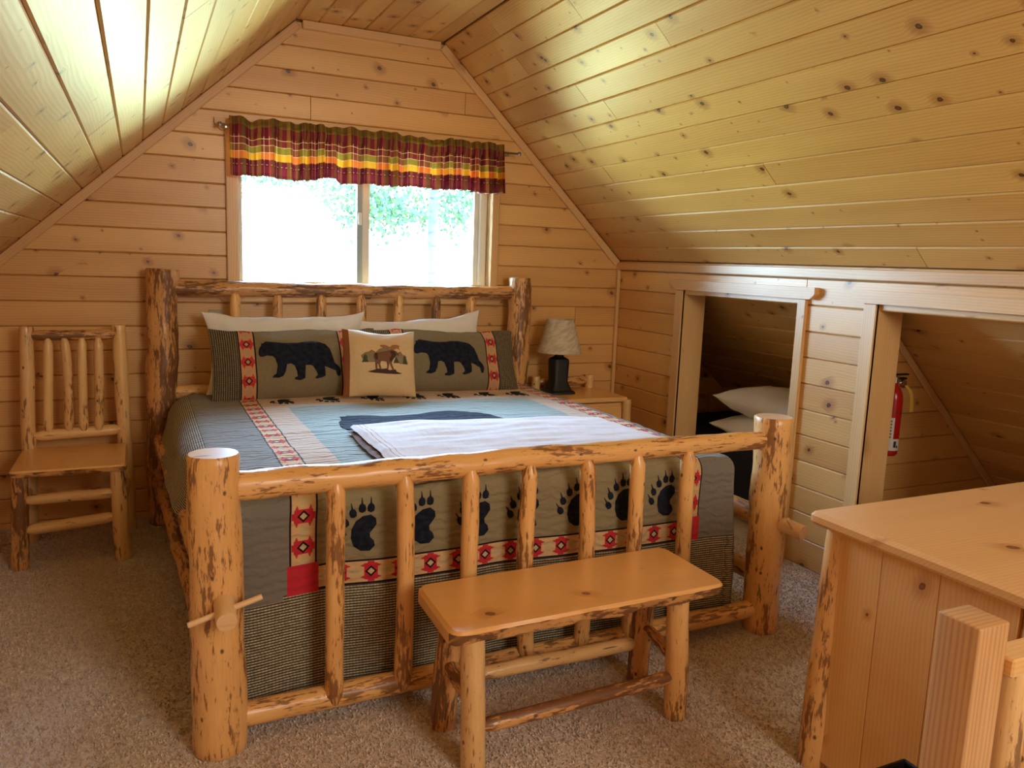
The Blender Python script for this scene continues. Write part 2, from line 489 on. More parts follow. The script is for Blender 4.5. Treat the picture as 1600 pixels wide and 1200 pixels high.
# floor
cm = Mat('carpet', 0.95, 0.1)
x, y, z = cm.obj(); p = cm.vec(x, y, z)
n1 = cm.noise(p, 95.0, 3.0, 0.7); n2 = cm.noise(p, 260.0, 2.0, 0.7); n3 = cm.noise(p, 3.0, 3.0); n4 = cm.noise(cm.vec(x * 0.7, y, z), 38.0, 2.0)
f = (n1 * 1.6 + n2 * 1.0 + n4 * 0.5 - 1.05).sat()
c = cm.mix(f, srgb(170, 150, 134), srgb(252, 238, 226))
c = cm.mix(n3.sm(0.35, 0.7, 0.0, 0.35), c, srgb(196, 170, 150))
cm.color(c); cm.bump(n1 * 1.0 + n2 * 0.6 + n4 * 0.7, 0.9, 0.007)
cm.b.inputs['Sheen Weight'].default_value = 0.3
M['carpet'] = cm.m
fl = bbox('floor', (LX - 0.1, YN - 0.1, -0.1), (4.75, FY + 0.14, 0.0), M['carpet'], None, 0); struct(fl)
# finely broken carpet pile in the part the picture shows
def carpet_pile():
    rr = random.Random(5); vs, fs, uvs = [], [], []
    for _ in range(150000):
        y_ = rr.uniform(1.35, 4.5); x_ = rr.uniform(-0.9, 2.88) 
        if y_ < 2.2 and x_ < -0.6: continue
        if 0.25 < x_ < 2.1 and y_ > 2.6: continue
        a = rr.uniform(0, 2 * PI); s = rr.uniform(0.0025, 0.0055); h = rr.uniform(0.005, 0.010)
        dx, dy = math.cos(a) * s, math.sin(a) * s; lx, ly = rr.uniform(-.006, .006), rr.uniform(-.006, .006)
        b = len(vs); vs += [(x_ - dx, y_ - dy, 0), (x_ + dx, y_ + dy, 0), (x_ + lx, y_ + ly, h)]; fs.append((b, b + 1, b + 2))
    o = mesh_obj('carpet_pile', vs, fs, None, M['carpet'], fl, Matrix.Identity(4)); o['kind'] = 'stuff'
carpet_pile()

# far wall shell (four pieces round the window hole, joined in one shell mesh)
def shell(name, boxes, mat=None, parent=None):
    vs, fs = [], []
    for lo, hi in boxes:
        b = len(vs)
        for i in range(8): vs.append(tuple((hi if (i >> k) & 1 else lo)[k] for k in range(3)))
        fs += [tuple(b + j for j in q) for q in ((0, 2, 3, 1), (4, 5, 7, 6), (0, 1, 5, 4), (2, 6, 7, 3), (0, 4, 6, 2), (1, 3, 7, 5))]
    o = mesh_obj(name, vs, fs, [(v[0], v[2]) for v in vs], mat or M['slab'], parent)
    struct(o); return o
WX0, WX1, WZ0, WZ1 = 0.487, 1.952, 1.225, 2.045
B = FY + 0.018
wf = shell('wall_far', [((LX - 0.1, B, 0), (WX0, B + 0.12, 3.0)), ((WX1, B, 0), (4.75, B + 0.12, 3.0)), ((WX0, B, 0), (WX1, B + 0.12, WZ0)), ((WX0, B, WZ1), (WX1, B + 0.12, 3.0))])
fr_far = ((0, FY, 0), (1, 0, 0), (0, 0, 1), (0, -1, 0))
gable = [(LX, 0), (RX, 0), (RX, KZ), (RC, CZ), (LC, CZ), (LX, LKZ)]
rows = [0.0] + [0.6515 + 0.1243 * k for k in range(-5, 17)]
clad(gable, rows, fr_far, wf, M['board'], 3, [(0.47, 1.965, WZ0 - 0.01, WZ1 + 0.01)], seg=(2.4, 4.0))
attic_gable = [(RX + 0.02, 0), (4.4, 0), (4.4, KZ - (4.4 - RX) * 0.939), (RX + 0.02, KZ - 0.02)]
clad(attic_gable, rows, fr_far, wf, M['board'], 4)

# right knee wall with two openings
D1 = (2.90, 3.80, 0.0, 1.30); D2 = (1.54, 2.44, 0.0, 1.30)
kw = shell('wall_right', [((RX + .018, D1[1] + .02, 0), (RX + .13, FY, KZ)), ((RX + .018, D2[1] + .02, 0), (RX + .13, D1[0] - .02, KZ)), ((RX + .018, YN, 0), (RX + .13, D2[0] - .02, KZ)),
                          ((RX + .018, D1[0] - .02, 1.32), (RX + .13, D1[1] + .02, KZ)), ((RX + .018, D2[0] - .02, 1.32), (RX + .13, D2[1] + .02, KZ))])
fr_r = ((RX, 0, 0), (0, 1, 0), (0, 0, 1), (-1, 0, 0))
rows_r = [0.0] + [0.642 + 0.1256 * k for k in range(-4, 6)] + [1.270, 1.3955, KZ]
clad([(0.2, 0), (FY, 0), (FY, KZ), (0.2, KZ)], rows_r, fr_r, kw, M['board'], 12, [(D1[0] - .01, D1[1] + .01, -1, 1.30), (D2[0] - .01, D2[1] + .01, -1, 1.30)], seg=(1.3, 2.6))

# ceilings: flat strip and the two slopes
def slope_shell(name, a, b, thick=0.12):
    a, b = Vector(a), Vector(b); d = (b - a).normalized(); n = Vector((d.z, 0, -d.x))
    if n.z < 0: n = -n
    a0 = a + n * 0.018 - d * 0.02; b0 = b + n * 0.018 + d * 0.02
    vs = []
    for y_ in (YN - 0.1, FY + 0.14):
        for q in (a0, b0, b0 + n * thick, a0 + n * thick): vs.append((q.x, y_, q.z))
    fs = [(0, 1, 2, 3), (7, 6, 5, 4), (0, 4, 5, 1), (1, 5, 6, 2), (2, 6, 7, 3), (3, 7, 4, 0)]
    o = mesh_obj(name, vs, fs, [(v[1], v[0]) for v in vs], M['slab']); return struct(o)
AX, AZ = 4.44, KZ - (4.44 - RX) * 0.939
c_flat = slope_shell('ceiling', (LC, 0, CZ), (RC, 0, CZ))
c_right = slope_shell('ceiling_right', (RC, 0, CZ), (AX + .2, 0, AZ - .188))
c_left = slope_shell('ceiling_left', (LX, 0, LKZ), (LC, 0, CZ))
fr_flat = ((0, 0, CZ), (0, 1, 0), (1, 0, 0), (0, 0, -1))
clad([(-1.2, LC), (FY, LC), (FY, RC), (-1.2, RC)], [LC, .910, 1.037, 1.162, 1.284, 1.407, 1.53, RC], fr_flat, c_flat, M['board_ceiling'], 21, seg=(1.8, 3.4))
fr_sr = ((RC, 0, CZ), (0, 1, 0), tuple(sRu), tuple(Vector((0, 1, 0)).cross(sRu)))
if fr_sr[3][2] > 0: fr_sr = (fr_sr[0], (0, -1, 0), fr_sr[2], tuple(-Vector(fr_sr[3])))
sg = fr_sr[1][1]
clad([(-0.3 * sg, 0), (FY * sg, 0), (FY * sg, sRl), (-0.3 * sg, sRl)], [0.004 + 0.1248 * k for k in range(14)] + [sRl], fr_sr, c_right, M['board_ceiling'], 22, seg=(2.2, 4.4))
Nl = Vector((0, 1, 0)).cross(sLu); ul = (0, 1, 0)
if Nl.z > 0: Nl = -Nl; ul = (0, -1, 0)
fr_sl = ((LC, 0, CZ), ul, tuple(sLu), tuple(Nl)); sg = ul[1]
clad([(-1.2 * sg, 0), (FY * sg, 0), (FY * sg, sLl), (-1.2 * sg, sLl)], [0.0] + [0.021 + 0.1258 * k for k in range(0, 19)] + [sLl], fr_sl, c_left, M['board_ceiling'], 23, seg=(2.2, 4.0))
# attic side of the slope
sA = Vector((AX - RX, 0, AZ - KZ)); sAl = sA.length; sAu = sA / sAl
Na = Vector((0, 1, 0)).cross(sAu); ua = (0, 1, 0)
if Na.z > 0: Na = -Na; ua = (0, -1, 0)
sg = ua[1]
fr_a = ((RX + .0, 0, KZ), ua, tuple(sAu), tuple(Na))
for (ya, yb, sd) in ((2.70, FY, 31), (0.9, 2.60, 32)):
    clad([(ya * sg, 0.15), (yb * sg, 0.15), (yb * sg, sAl - .12), (ya * sg, sAl - .12)], [0.15 + 0.125 * k for k in range(0, 18)], fr_a, c_right, M['board_ceiling'], sd, joints=False)
aw = shell('wall_attic', [((AX - 0.12, 0.8, 0), (AX + 0.1, FY + .1, 0.6))])
# partition between the two cubby holes; its south face carries the extinguisher
pt = bpy.data.objects.new('wall_partition', None)
def attic_poly(x0=RX + .13): return [(x0, 0), (AX - .12, 0), (AX - .12, KZ - (AX - .12 - RX) * .939), (x0, KZ - (x0 - RX) * .939)]
pl = attic_poly()
vs = [(p_[0], y_, p_[1]) for y_ in (2.618, 2.69) for p_ in pl]
pt = mesh_obj('wall_partition', vs, [(0, 1, 2, 3), (7, 6, 5, 4), (0, 4, 5, 1), (1, 5, 6, 2), (2, 6, 7, 3), (3, 7, 4, 0)], [(v[0], v[2]) for v in vs], M['slab']); struct(pt)
clad(attic_poly(), rows_r, ((0, 2.60, 0), (1, 0, 0), (0, 0, 1), (0, -1, 0)), pt, M['board'], 41, joints=False)
shell('wall_attic_near', [((RX + .13, 0.8, 0), (AX, 0.9, KZ))])
shell('wall_left', [((LX - 0.12, YN, 0), (LX, FY, LKZ + .02))], M['board'])
shell('wall_rear', [((LX - .1, YN - .12, 0), (3.1, YN, 3))], M['board'])

# ------------------------------------------------------------------ TRIM
def trim(name, lo, hi, grain, parent=None, bevel=0.004):
    o = bbox(name, lo, hi, M['trim'], parent, bevel, grain); 
    if parent is None: struct(o)
    return o
trim('trim_1', (RX - .024, 0.3, 1.398), (RX + .001, FY - .005, 1.447), 1)                    # under the right slope
trim('trim_2', (2.868, FY - .022, 0.0), (RX - .001, FY + .001, 1.44), 2)                     # far right corner
def slope_trim(name, a, b, w=0.045, t=0.02):
    a, b = Vector(a), Vector(b); d = b - a; L = d.length; d.normalize(); dn = Vector((-d.z, 0, d.x))
    if dn.z > 0: dn = -dn
    me_o = bbox(name, (-L / 2, -t / 2, -w / 2), (L / 2, t / 2, w / 2), M['trim'], None, 0.004, 0)
    R = Matrix((d, dn.cross(d) , dn)).transposed().to_4x4()
    Mw = T((a + b) / 2 + dn * (w / 2 + .002) + Vector((0, -t / 2 + .001, 0))) @ R
    me_o.matrix_basis = Mw; WM[me_o] = Mw; struct(me_o)
slope_trim('trim_3', (RC + .01, FY, CZ - .01), (RX - .01, FY, KZ - .0))
slope_trim('trim_4', (LC - .01, FY, CZ - .01), (LX, FY, LKZ))
slope_trim('trim_5', (LC + .03, FY - .002, CZ), (RC - .02, FY - .002, CZ))
slope_trim('trim_6', (RX + .14, 2.60, KZ - .147 * .939), (AX - .14, 2.60, KZ - (AX - .14 - RX) * .939), 0.035, 0.014)
bbs = trim('baseboard_far', (LX, FY - .014, 0), (RX - .03, FY, 0.02), 0)
# doorway casings
def doorway(name, y0, y1, ztop, far_case, near_case):
    d = bpy.data.objects.new(name, None); link(d, None, T(RX, y0, 0)); struct(d)
    t = 0.02
    trim('casing', (RX - t, y1, 0), (RX, y1 + far_case, ztop), 2, d)
    trim('casing', (RX - t, y0 - near_case, 0), (RX, y0, ztop), 2, d)
    trim('jamb', (RX - t + .004, y1, 0), (RX + .15, y1 + .018, ztop), 2, d, .002)
    trim('jamb', (RX - t + .004, y0 - .018, 0), (RX + .15, y0, ztop), 2, d, .002)
    trim('jamb', (RX - t + .004, y0, ztop), (RX + .15, y1, ztop + .018), 1, d, .002)
    # header with cut-away lower corners
    a, b = y0 - near_case - 0.06, y1 + far_case + 0.055; z0, z1 = ztop, ztop + .056
    prof = [(a, z1), (a, z0 + .026), (a + .006, z0 + .018), (a + .03, z0), (b - .03, z0), (b - .006, z0 + .018), (b, z0 + .026), (b, z1)]
    n = len(prof); vs = [(RX - .032, p_[0], p_[1]) for p_ in prof] + [(RX, p_[0], p_[1]) for p_ in prof]
    fs = [tuple(range(n)), tuple(range(n, 2 * n))[::-1]] + [(i, n + i, n + (i + 1) % n, (i + 1) % n) for i in range(n)]
    h = mesh_obj('header', vs, fs, [(v[1], v[2] + v[0]) for v in vs], M['trim'], d, Matrix.Identity(4))
    bm = bmesh.new(); bm.from_mesh(h.data); bmesh.ops.recalc_face_normals(bm, faces=bm.faces); bm.to_mesh(h.data); bm.free()
doorway('door_1', D1[0], D1[1], 1.298, .072, .055)
doorway('door_2', D2[0], D2[1], 1.300, .07, .065)

# ------------------------------------------------------------------ WINDOW
vinyl = plain('white_vinyl', srgb(222, 224, 220), 0.4)
win = bpy.data.objects.new('window_1', None); link(win, None, T(1.22, FY, WZ0)); struct(win)
def casing_w(lo, hi, grain): return trim('casing', lo, hi, grain, win)
casing_w((0.425, FY - .02, 1.18), (WX0, FY, 2.05), 2); casing_w((WX1, FY - .02, 1.18), (2.0, FY, 2.05), 2)
def clipped_head(z0, z1, a, b, top):
    c = .03
    prof = [(a, z1), (a, z0 + c), (a + c, z0), (b - c, z0), (b, z0 + c), (b, z1)]
    n = len(prof); vs = [(p_[0], FY - .026, p_[1]) for p_ in prof] + [(p_[0], FY, p_[1]) for p_ in prof]
    fs = [tuple(range(n)), tuple(range(n, 2 * n))[::-1]] + [(i, n + i, n + (i + 1) % n, (i + 1) % n) for i in range(n)]
    h = mesh_obj('header' if top else 'apron', vs, fs, [(v[0], v[2] + v[1]) for v in vs], M['trim'], win, Matrix.Identity(4))
    bm = bmesh.new(); bm.from_mesh(h.data); bmesh.ops.recalc_face_normals(bm, faces=bm.faces); bm.to_mesh(h.data); bm.free()
clipped_head(2.045, 2.105, .375, 2.05, True); clipped_head(1.160, 1.205, .375, 2.03, False)
trim('sill', (0.40, FY - .03, 1.205), (2.02, FY + .1, 1.227), 0, win)
for lo, hi, g in (((WX0 - .012, FY, WZ0), (WX0, FY + .11, WZ1), 2), ((WX1, FY, WZ0), (WX1 + .012, FY + .11, WZ1), 2), ((WX0, FY, WZ1), (WX1, FY + .11, WZ1 + .012), 0)):
    trim('jamb', lo, hi, g, win, .001)
yf = FY + .085
for lo, hi in (((WX0, yf, WZ0), (WX0 + .03, yf + .05, WZ1)), ((WX1 - .045, yf - .02, WZ0), (WX1, yf + .05, WZ1)), ((WX0, yf, WZ0), (WX1, yf + .05, WZ0 + .04)), ((WX0, yf, WZ1 - .04), (WX1, yf + .05, WZ1))):
    bbox('frame', lo, hi, vinyl, win, .004)
# sliding sash on the left, its stile meets the fixed stile in the middle
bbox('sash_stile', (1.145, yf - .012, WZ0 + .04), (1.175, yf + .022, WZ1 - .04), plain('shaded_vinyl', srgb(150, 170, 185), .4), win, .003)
bbox('meeting_stile', (1.177, yf + .0, WZ0 + .04), (1.222, yf + .03, WZ1 - .04), vinyl, win, .003)
bbox('sash_stile', (WX1 - .075, yf + .005, WZ0 + .04), (WX1 - .045, yf + .03, WZ1 - .04), vinyl, win, .003)
lt = bbox('sash_latch', (1.150, yf - .026, 1.60), (1.170, yf - .012, 1.67), vinyl, win, .004)
gm = bpy.data.materials.new('window_glass'); gm.use_nodes = True; gt = gm.node_tree; gt.nodes.clear()
tr = gt.nodes.new('ShaderNodeBsdfTransparent'); gl = gt.nodes.new('ShaderNodeBsdfGlossy'); gl.inputs['Roughness'].default_value = 0.02
lw = gt.nodes.new('ShaderNodeFresnel'); lw.inputs[0].default_value = 1.35; ms = gt.nodes.new('ShaderNodeMixShader'); go = gt.nodes.new('ShaderNodeOutputMaterial')
tr.inputs[0].default_value = (0.95, 0.98, 0.97, 1)
gt.links.new(lw.outputs[0], ms.inputs[0]); gt.links.new(tr.outputs[0], ms.inputs[1]); gt.links.new(gl.outputs[0], ms.inputs[2]); gt.links.new(ms.outputs[0], go.inputs[0])
for x0, x1, yy in ((WX0 + .03, 1.145, yf + .005), (1.222, WX1 - .075, yf + .018)):
    bbox('pane', (x0, yy, WZ0 + .04), (x1, yy + .003, WZ1 - .04), gm, win, 0)
# outlet cover on the far wall
pl_ = bbox('outlet_cover', (0.327, FY - .006, 1.0), (0.397, FY, 1.112), plain('ivory_plastic', srgb(176, 168, 140), .45), None, .003)
tag(pl_, 'beige outlet cover plate on the far wall behind the left pillow', 'outlet cover')
for zc in (1.035, 1.078): bbox('socket', (0.349, FY - .008, zc - .014), (0.375, FY - .005, zc + .014), plain('socket_plastic', srgb(150, 142, 118), .45), pl_, .002)

# ------------------------------------------------------------------ VALANCE AND ROD
metal = plain('brushed_metal', srgb(190, 188, 184), 0.25, 1.0)
YR = 4.435
rod = thing('curtain_rod', 'thin metal curtain rod with ball ends above the window', 'curtain rod', (1.25, YR, 2.06))
tube('rod', [(0.405, YR, 2.062), (2.075, YR, 2.062)], .006, metal, rod, 12)
for xx in (0.395, 2.085): lathe('finial', [(0.0, -.014), (.009, -.011), (.013, 0), (.009, .011), (0.0, .014)], metal, rod, T(xx, YR, 2.062), 16)
for xx in (0.425, 2.02):
    bbox('bracket', (xx - .006, YR, 2.045), (xx + .006, FY - (.026 if xx < 2.04 else 0), 2.058), metal, rod, .002)
vm = Mat('plaid_cotton', 0.85, 0.2)
u, v = vm.uv()
def ramp(m, x, stops):
    n = m.t.nodes.new('ShaderNodeValToRGB'); n.color_ramp.interpolation = 'CONSTANT'; m.link(x.o, n.inputs[0])
    e = n.color_ramp.elements
    while len(e) < len(stops): e.new(0.5)
    for k, (p_, c_) in enumerate(stops): e[k].position = p_; e[k].color = c_
    return n.outputs[0]
mar, olv, gold, orng, wine = srgb(96, 22, 34), srgb(112, 96, 38), srgb(226, 160, 44), srgb(214, 92, 48), srgb(120, 36, 46)
H_ = ramp(vm, v, [(0, olv), (.14, mar), (.34, wine), (.46, olv), (.58, gold), (.70, mar), (.83, wine), (.94, mar)])
W_ = ramp(vm, (u * 5.6).fract(), [(0, srgb(176, 120, 44)), (.12, mar), (.34, srgb(170, 62, 44)), (.44, olv), (.56, mar), (.74, srgb(150, 100, 44)), (.84, wine)])
c = vm.mix(0.40, H_, W_)
band_mask = v.within(.58, .70) + v.within(.46, .58) * 0.6
colm = (u * 5.6).fract().within(.12, .56)
c = vm.mix(v.within(.58, .70) * .8, c, vm.mix(colm, gold, srgb(216, 96, 44)))
c = vm.mix(v.within(.46, .58) * .6, c, vm.mix(colm, srgb(160, 134, 48), srgb(140, 48, 44)))
lines = v.within(.335, .347) + v.within(.452, .464) + v.within(.575, .585) + v.within(.79, .80) * ((u * 40.0).fract() < .35)
vl = (u * 5.6).fract().within(.19, .21) + (u * 5.6).fract().within(.36, .375) + (u * 5.6).fract().within(.66, .68)
c = vm.mix(((lines + vl * 0.8 * v.within(.3, .72) + vl * .15) * 0.55).sat(), c, srgb(240, 200, 150))
vm.color(c)
vm.bump(vm.noise(vm.vec(u * 300.0, v * 90.0), 1.0, 1.0), .3, .001)
tl = vm.t.nodes.new('ShaderNodeBsdfTranslucent'); vm.link(c, tl.inputs[0]); mx_ = vm.t.nodes.new('ShaderNodeMixShader'); mx_.inputs[0].default_value = .12
vm.link(vm.b.outputs[0], mx_.inputs[1]); vm.link(tl.outputs[0], mx_.inputs[2]); vm.link(mx_.outputs[0], vm.out.inputs[0])
def valance():
    x0, x1 = 0.437, 1.972; n = 420; rows_ = 26; vs, uvs, fs = [], [], []
    rr = random.Random(3); uacc = 0
    def gather(x):   # how bunched the cloth is along the rod
        g = 0.25
        for c_, w_, a_ in ((0.87, .09, 1.0), (1.30, .04, .9), (1.66, .12, .8), (1.88, .10, .8)): g += a_ * math.exp(-((x - c_) / w_) ** 2)
        return g
    ph = 0
    for i in range(n + 1):
        x = x0 + (x1 - x0) * i / n; g = gather(x)
        ph += (0.20 + .42 * min(g, 1.1)) * (1.535 / n) * 190
        uacc += (1 + 0.9 * g) * (x1 - x0) / n
        top = 2.106 + .006 * math.sin(x * 31) * (1 - .3 * g) + .004 * math.sin(x * 77 + 1) - 0.016 * math.exp(-((x - 1.5) / .09) ** 2) - .012 * math.exp(-((x - .55) / .03) ** 2)
        bot = 1.815 + .026 * math.exp(-((x - .945) / .05) ** 2) + .016 * math.sin(x * 4.1 + 1.2) * .35 + .004 * math.sin(x * 23)
        for j in range(rows_ + 1):
            t = j / rows_
            z = top + (bot - top) * t
            flare = 0.35 + 0.9 * t
            if .1 < t < .26: flare *= .6
            dy = .032 * flare * (math.sin(ph) + .4 * math.sin(ph * 2.3 + 1)) * (.5 + .6 * min(g, 1)) + .008 * math.sin(x * 9) * t
            cyl = -.013 if .08 < t < .24 else -.006
            vs.append((x + .004 * math.cos(ph) * flare, YR + cyl + dy - .012, z)); uvs.append((uacc, t))
    S = rows_ + 1
    for i in range(n):
        for j in range(rows_): fs.append((i * S + j, i * S + j + 1, (i + 1) * S + j + 1, (i + 1) * S + j))
    o = mesh_obj('valance', vs, fs, uvs, vm.m, None, Matrix.Identity(4), smooth=True)
    tag(o, 'red, gold and olive plaid valance gathered on the window rod', 'curtain')
valance()

# ------------------------------------------------------------------ BED
bed = thing('log_bed', 'large peeled-log bed frame under the window', 'bed', (1.15, 3.3, 0))
FL, FRp, HLp, HRp = Vector((.172, 2.252, 0)), Vector((2.222, 2.285, 0)), Vector((.075, 4.408, 0)), Vector((2.105, 4.40, 0))
log('post', FL, FL + Vector((-.004, 0, .875)), .076, .0695, bed, 'log', lump=.045, sides=28)
log('post', FRp, FRp + Vector((-.012, .012, .868)), .069, .073, bed, 'log', lump=.055, sides=28)
log('post', HLp, HLp + Vector((.03, 0, 1.325)), .072, .075, bed, 'log_dark', lump=.10, sides=28)
log('post', HRp, HRp + Vector((.0, 0, 1.33)), .076, .067, bed, 'log_dark', lump=.10, sides=28)
log('top_rail', (.20, 2.262, .775), (2.19, 2.29, .782), .043, .034, bed, 'log', bend=(.012, 0), lump=.11, sides=20, cap=(0, .02))
log('bottom_rail', (.20, 2.262, .083), (2.19, 2.29, .090), .037, .034, bed, 'log', lump=.08, cap=(0, 0), sides=20)
for i, (xt, xb) in enumerate(((.502, .500), (.713, .716), (.931, .936), (1.141, 1.158), (1.363, 1.372), (1.566, 1.574), (1.791, 1.810))):
    yy = 2.238 + xt * .016
    log('spindle', (xb, yy, .068), (xt, yy, .768), .0285, .0275, bed, 'log', bend=((.0, .006, .002, -.012, .008, .004, -.006)[i], 0), cap=(.04, .04), lump=.06, sides=14)
log('top_rail', (.12, 4.40, 1.232), (2.08, 4.40, 1.236), .040, .038, bed, 'log_dark', lump=.10, sides=18)
log('bottom_rail', (.12, 4.40, .69), (2.08, 4.40, .69), .036, .036, bed, 'log', lump=.07, sides=16)
for i, xx in enumerate((.452, .668, .897, 1.12, 1.336, 1.561, 1.778)):
    log('spindle', (xx, 4.385, .68), (xx, 4.385, 1.212), .029, .027, bed, 'log_dark' if i in (1, 2, 5) else 'log', cap=(.04, .04), lump=.10, sides=14)
for sx, (a, b) in ((-1, (FL, HLp)), (1, (FRp, HRp))):
    for zc, r in ((.455, .042), (.215, .038)):
        log('side_rail', (a.x + (0 if zc > .4 else .0), a.y + .03, zc), (b.x, b.y - .05, zc), r, r * .95, bed, 'log_dark' if sx < 0 else 'log', lump=.09)
    p_ = log('peg', (a.x + .012, a.y - .055, .468 if sx < 0 else .452), (a.x + .008 + (.02 if sx > 0 else 0), a.y - .165 + (.01 if sx > 0 else 0), .455 if sx < 0 else .448), .030, .028, bed, 'endgrain', lump=.02, end='endgrain')
    q0 = Vector((a.x - .085, a.y - .115, .440)) if sx < 0 else Vector((a.x - .03, a.y - .125, .50))
    q1 = Vector((a.x + .105, a.y - .115, .492)) if sx < 0 else Vector((a.x + .045, a.y - .125, .405))
    w_ = log('wedge', q0, q1, .0085, .0085, p_, 'endgrain', lump=.02, end='endgrain', sides=8)

mat_ = bbox('mattress', (.22, 2.42, .27), (2.08, 4.33, .665), plain('mattress_ticking', srgb(210, 205, 195), .8), None, .05, 0, 4, smooth=True)
tag(mat_, 'thick mattress lying in the log bed under the quilt', 'mattress')
bx = thing('box_spring', 'low box spring base under the mattress of the log bed', 'box spring', (1.15, 3.4, .14))
bbox('base', (.24, 2.42, .14), (2.06, 4.33, .268), plain('box_spring_cloth', srgb(150, 145, 140), .9), bx, .02)
for i in range(5):
    yy = 2.55 + i * .42
    bbox('slat', (.15, yy, .118), (2.1, yy + .07, .139), M['trim'], bx, .002)

# quilt ------------------------------------------------------------------
QZ = .700; XL0, XR0, YF0, YH0 = .235, 2.060, 2.405, 4.33
def smst(x, a, b):
    t = min(1, max(0, (x - a) / (b - a))); return t * t * (3 - 2 * t)
def qtop(x, y):
    z = QZ + .012 * math.sin(PI * min(1, max(0, (x - XL0) / (XR0 - XL0)))) + .006 * noise.noise(Vector((x * 4, y * 4, 1.2))) + .0050 * noise.noise(Vector((x * 5, y * 24, 7)))
    z -= .010 * math.exp(-((y - YH0) / .1) ** 2)
    return z
def qfoot(u, d):
    """point on the foot drape, d = arc length from the top edge"""
    r = .058; z0 = qtop(u, YF0)
    th = min(d / r, PI / 2)
    y = YF0 - r * math.sin(th); z = z0 - r * (1 - math.cos(th))
    e = max(0, d - r * PI / 2)
    y -= e * .012 + min(e, .12) * .06 * math.sin(u * 9) + .006 * noise.noise(Vector((u * 7, d * 3, 4))) * min(1, e * 8)
    return Vector((u, y, z - e))
QF = []
def drape_off(s_side, y, d):
    """left/right drape: outward offset and drop for arc length d at depth y"""
    if s_side < 0:
        k = smst(y, 2.75, 3.25); r = .055 + .075 * k
        th = min(d / r, PI / 2); o = r * math.sin(th); dn = r * (1 - math.cos(th)); e = max(0, d - r * PI / 2)
        o += k * min(e, .2) * .34 + (1 - k) * min(e, .2) * .02 + .008 * math.sin(y * 17) * min(1, e * 7)
        return o, dn + e
    r = .05; th = min(d / r, PI / 2); o = r * math.sin(th); dn = r * (1 - math.cos(th)); e = max(0, d - r * PI / 2)
    return o + e * .02 + .010 * math.sin(y * 13) * min(1, e * 5), dn + e
def quilt_mesh():
    vs, uvs, fs = [], [], []
    nx, ny = 150, 150
    idx = {}
    for i in range(nx + 1):
        for j in range(ny + 1):
            x = XL0 + (XR0 - XL0) * i / nx; y = YF0 + (YH0 - YF0) * j / ny
            idx[i, j] = len(vs); vs.append(Vector((x, y, qtop(x, y)))); uvs.append((x, y))
    for i in range(nx):
        for j in range(ny): fs.append((idx[i, j], idx[i + 1, j], idx[i + 1, j + 1], idx[i, j + 1]))
    # perimeter columns: left side head->foot, corner, foot, corner, right side
    cols = []
    for j in range(ny, -1, -1): cols.append(('L', idx[0, j], 0))
    for k in range(1, 10): cols.append(('CL', idx[0, 0], k / 10))
    for i in range(0, nx + 1): cols.append(('F', idx[i, 0], 0))
    for k in range(1, 10): cols.append(('CR', idx[nx, 0], k / 10))
    for j in range(0, ny + 1): cols.append(('R', idx[nx, j], 0))
    rows_ = 46; prev = None
    for kind, top, t in cols:
        p0 = vs[top]; cur = [top]
        for q in range(1, rows_ + 1):
            if kind in 'LR':
                s_ = -1 if kind == 'L' else 1
                Lmax = (.30 + .36 * (1 - smst(p0.y, 2.50, 2.70))) if s_ < 0 else .66
                d = Lmax * q / rows_
                o, dn = drape_off(s_, p0.y, d)
                P = Vector((p0.x + s_ * o, p0.y, p0.z - dn)); uv_ = (p0.x + s_ * d, p0.y)
            elif kind == 'F':
                d = .66 * q / rows_; P = qfoot(p0.x, d); uv_ = (p0.x, YF0 - d)
            else:
                s_ = -1 if kind == 'CL' else 1
                d = .655 * q / rows_; o, dn = drape_off(s_, p0.y, d); F_ = qfoot(p0.x, d); of = YF0 - F_.y
                a = t * PI / 2 if kind == 'CL' else (1 - t) * PI / 2
                bul = 1 + .35 * math.sin(2 * a) * smst(d, .05, .5)
                P = Vector((p0.x + s_ * math.cos(a) * o * bul, p0.y - math.sin(a) * of * bul, (p0.z - dn) * math.cos(a) ** 2 + F_.z * math.sin(a) ** 2))
                uv_ = (p0.x + s_ * .02 * math.cos(a), YF0 - d)
                if (kind == 'CL' and t < .35) or (kind == 'CR' and t > .4): uv_ = (p0.x + s_ * d, YF0 - .01 * t)
            cur.append(len(vs)); vs.append(P); uvs.append(uv_)
        if prev:
            for q in range(rows_):
                a, b, c_, d_ = prev[q], cur[q], cur[q + 1], prev[q + 1]
                f_ = [a, d_, c_, b]
                f_ = [k for n_, k in enumerate(f_) if k not in f_[:n_]]
                if len(f_) > 2: fs.append(tuple(f_))
        prev = cur
    return vs, fs, uvs
def aztec(m, w, t):
    """w across -1..1, t along (period 1). returns (red mask, black mask, base tan)"""
    tt = (t.fract() - 0.5).abs() * 2.0; ww = w.abs()
    q = 9.0
    tq = (tt * q).floor() / q; wq = (ww * q).floor() / q
    body = (tq < .36) * (wq < .76)
    horn = (ww - .56).abs() < (.66 - tq) * .55
    bow = (tq < .14) * (ww < .98)
    hexm = ((1.0 - tt) * 1.1 + ww * 0.9) < 0.36
    dd = ww * 0.85 + tt * 1.15
    ring = dd.within(.27, .46)
    core = dd < .27
    red = (body + horn + bow).sat()
    return red * (1.0 - core), ring, core + hexm * (1.0 - red)
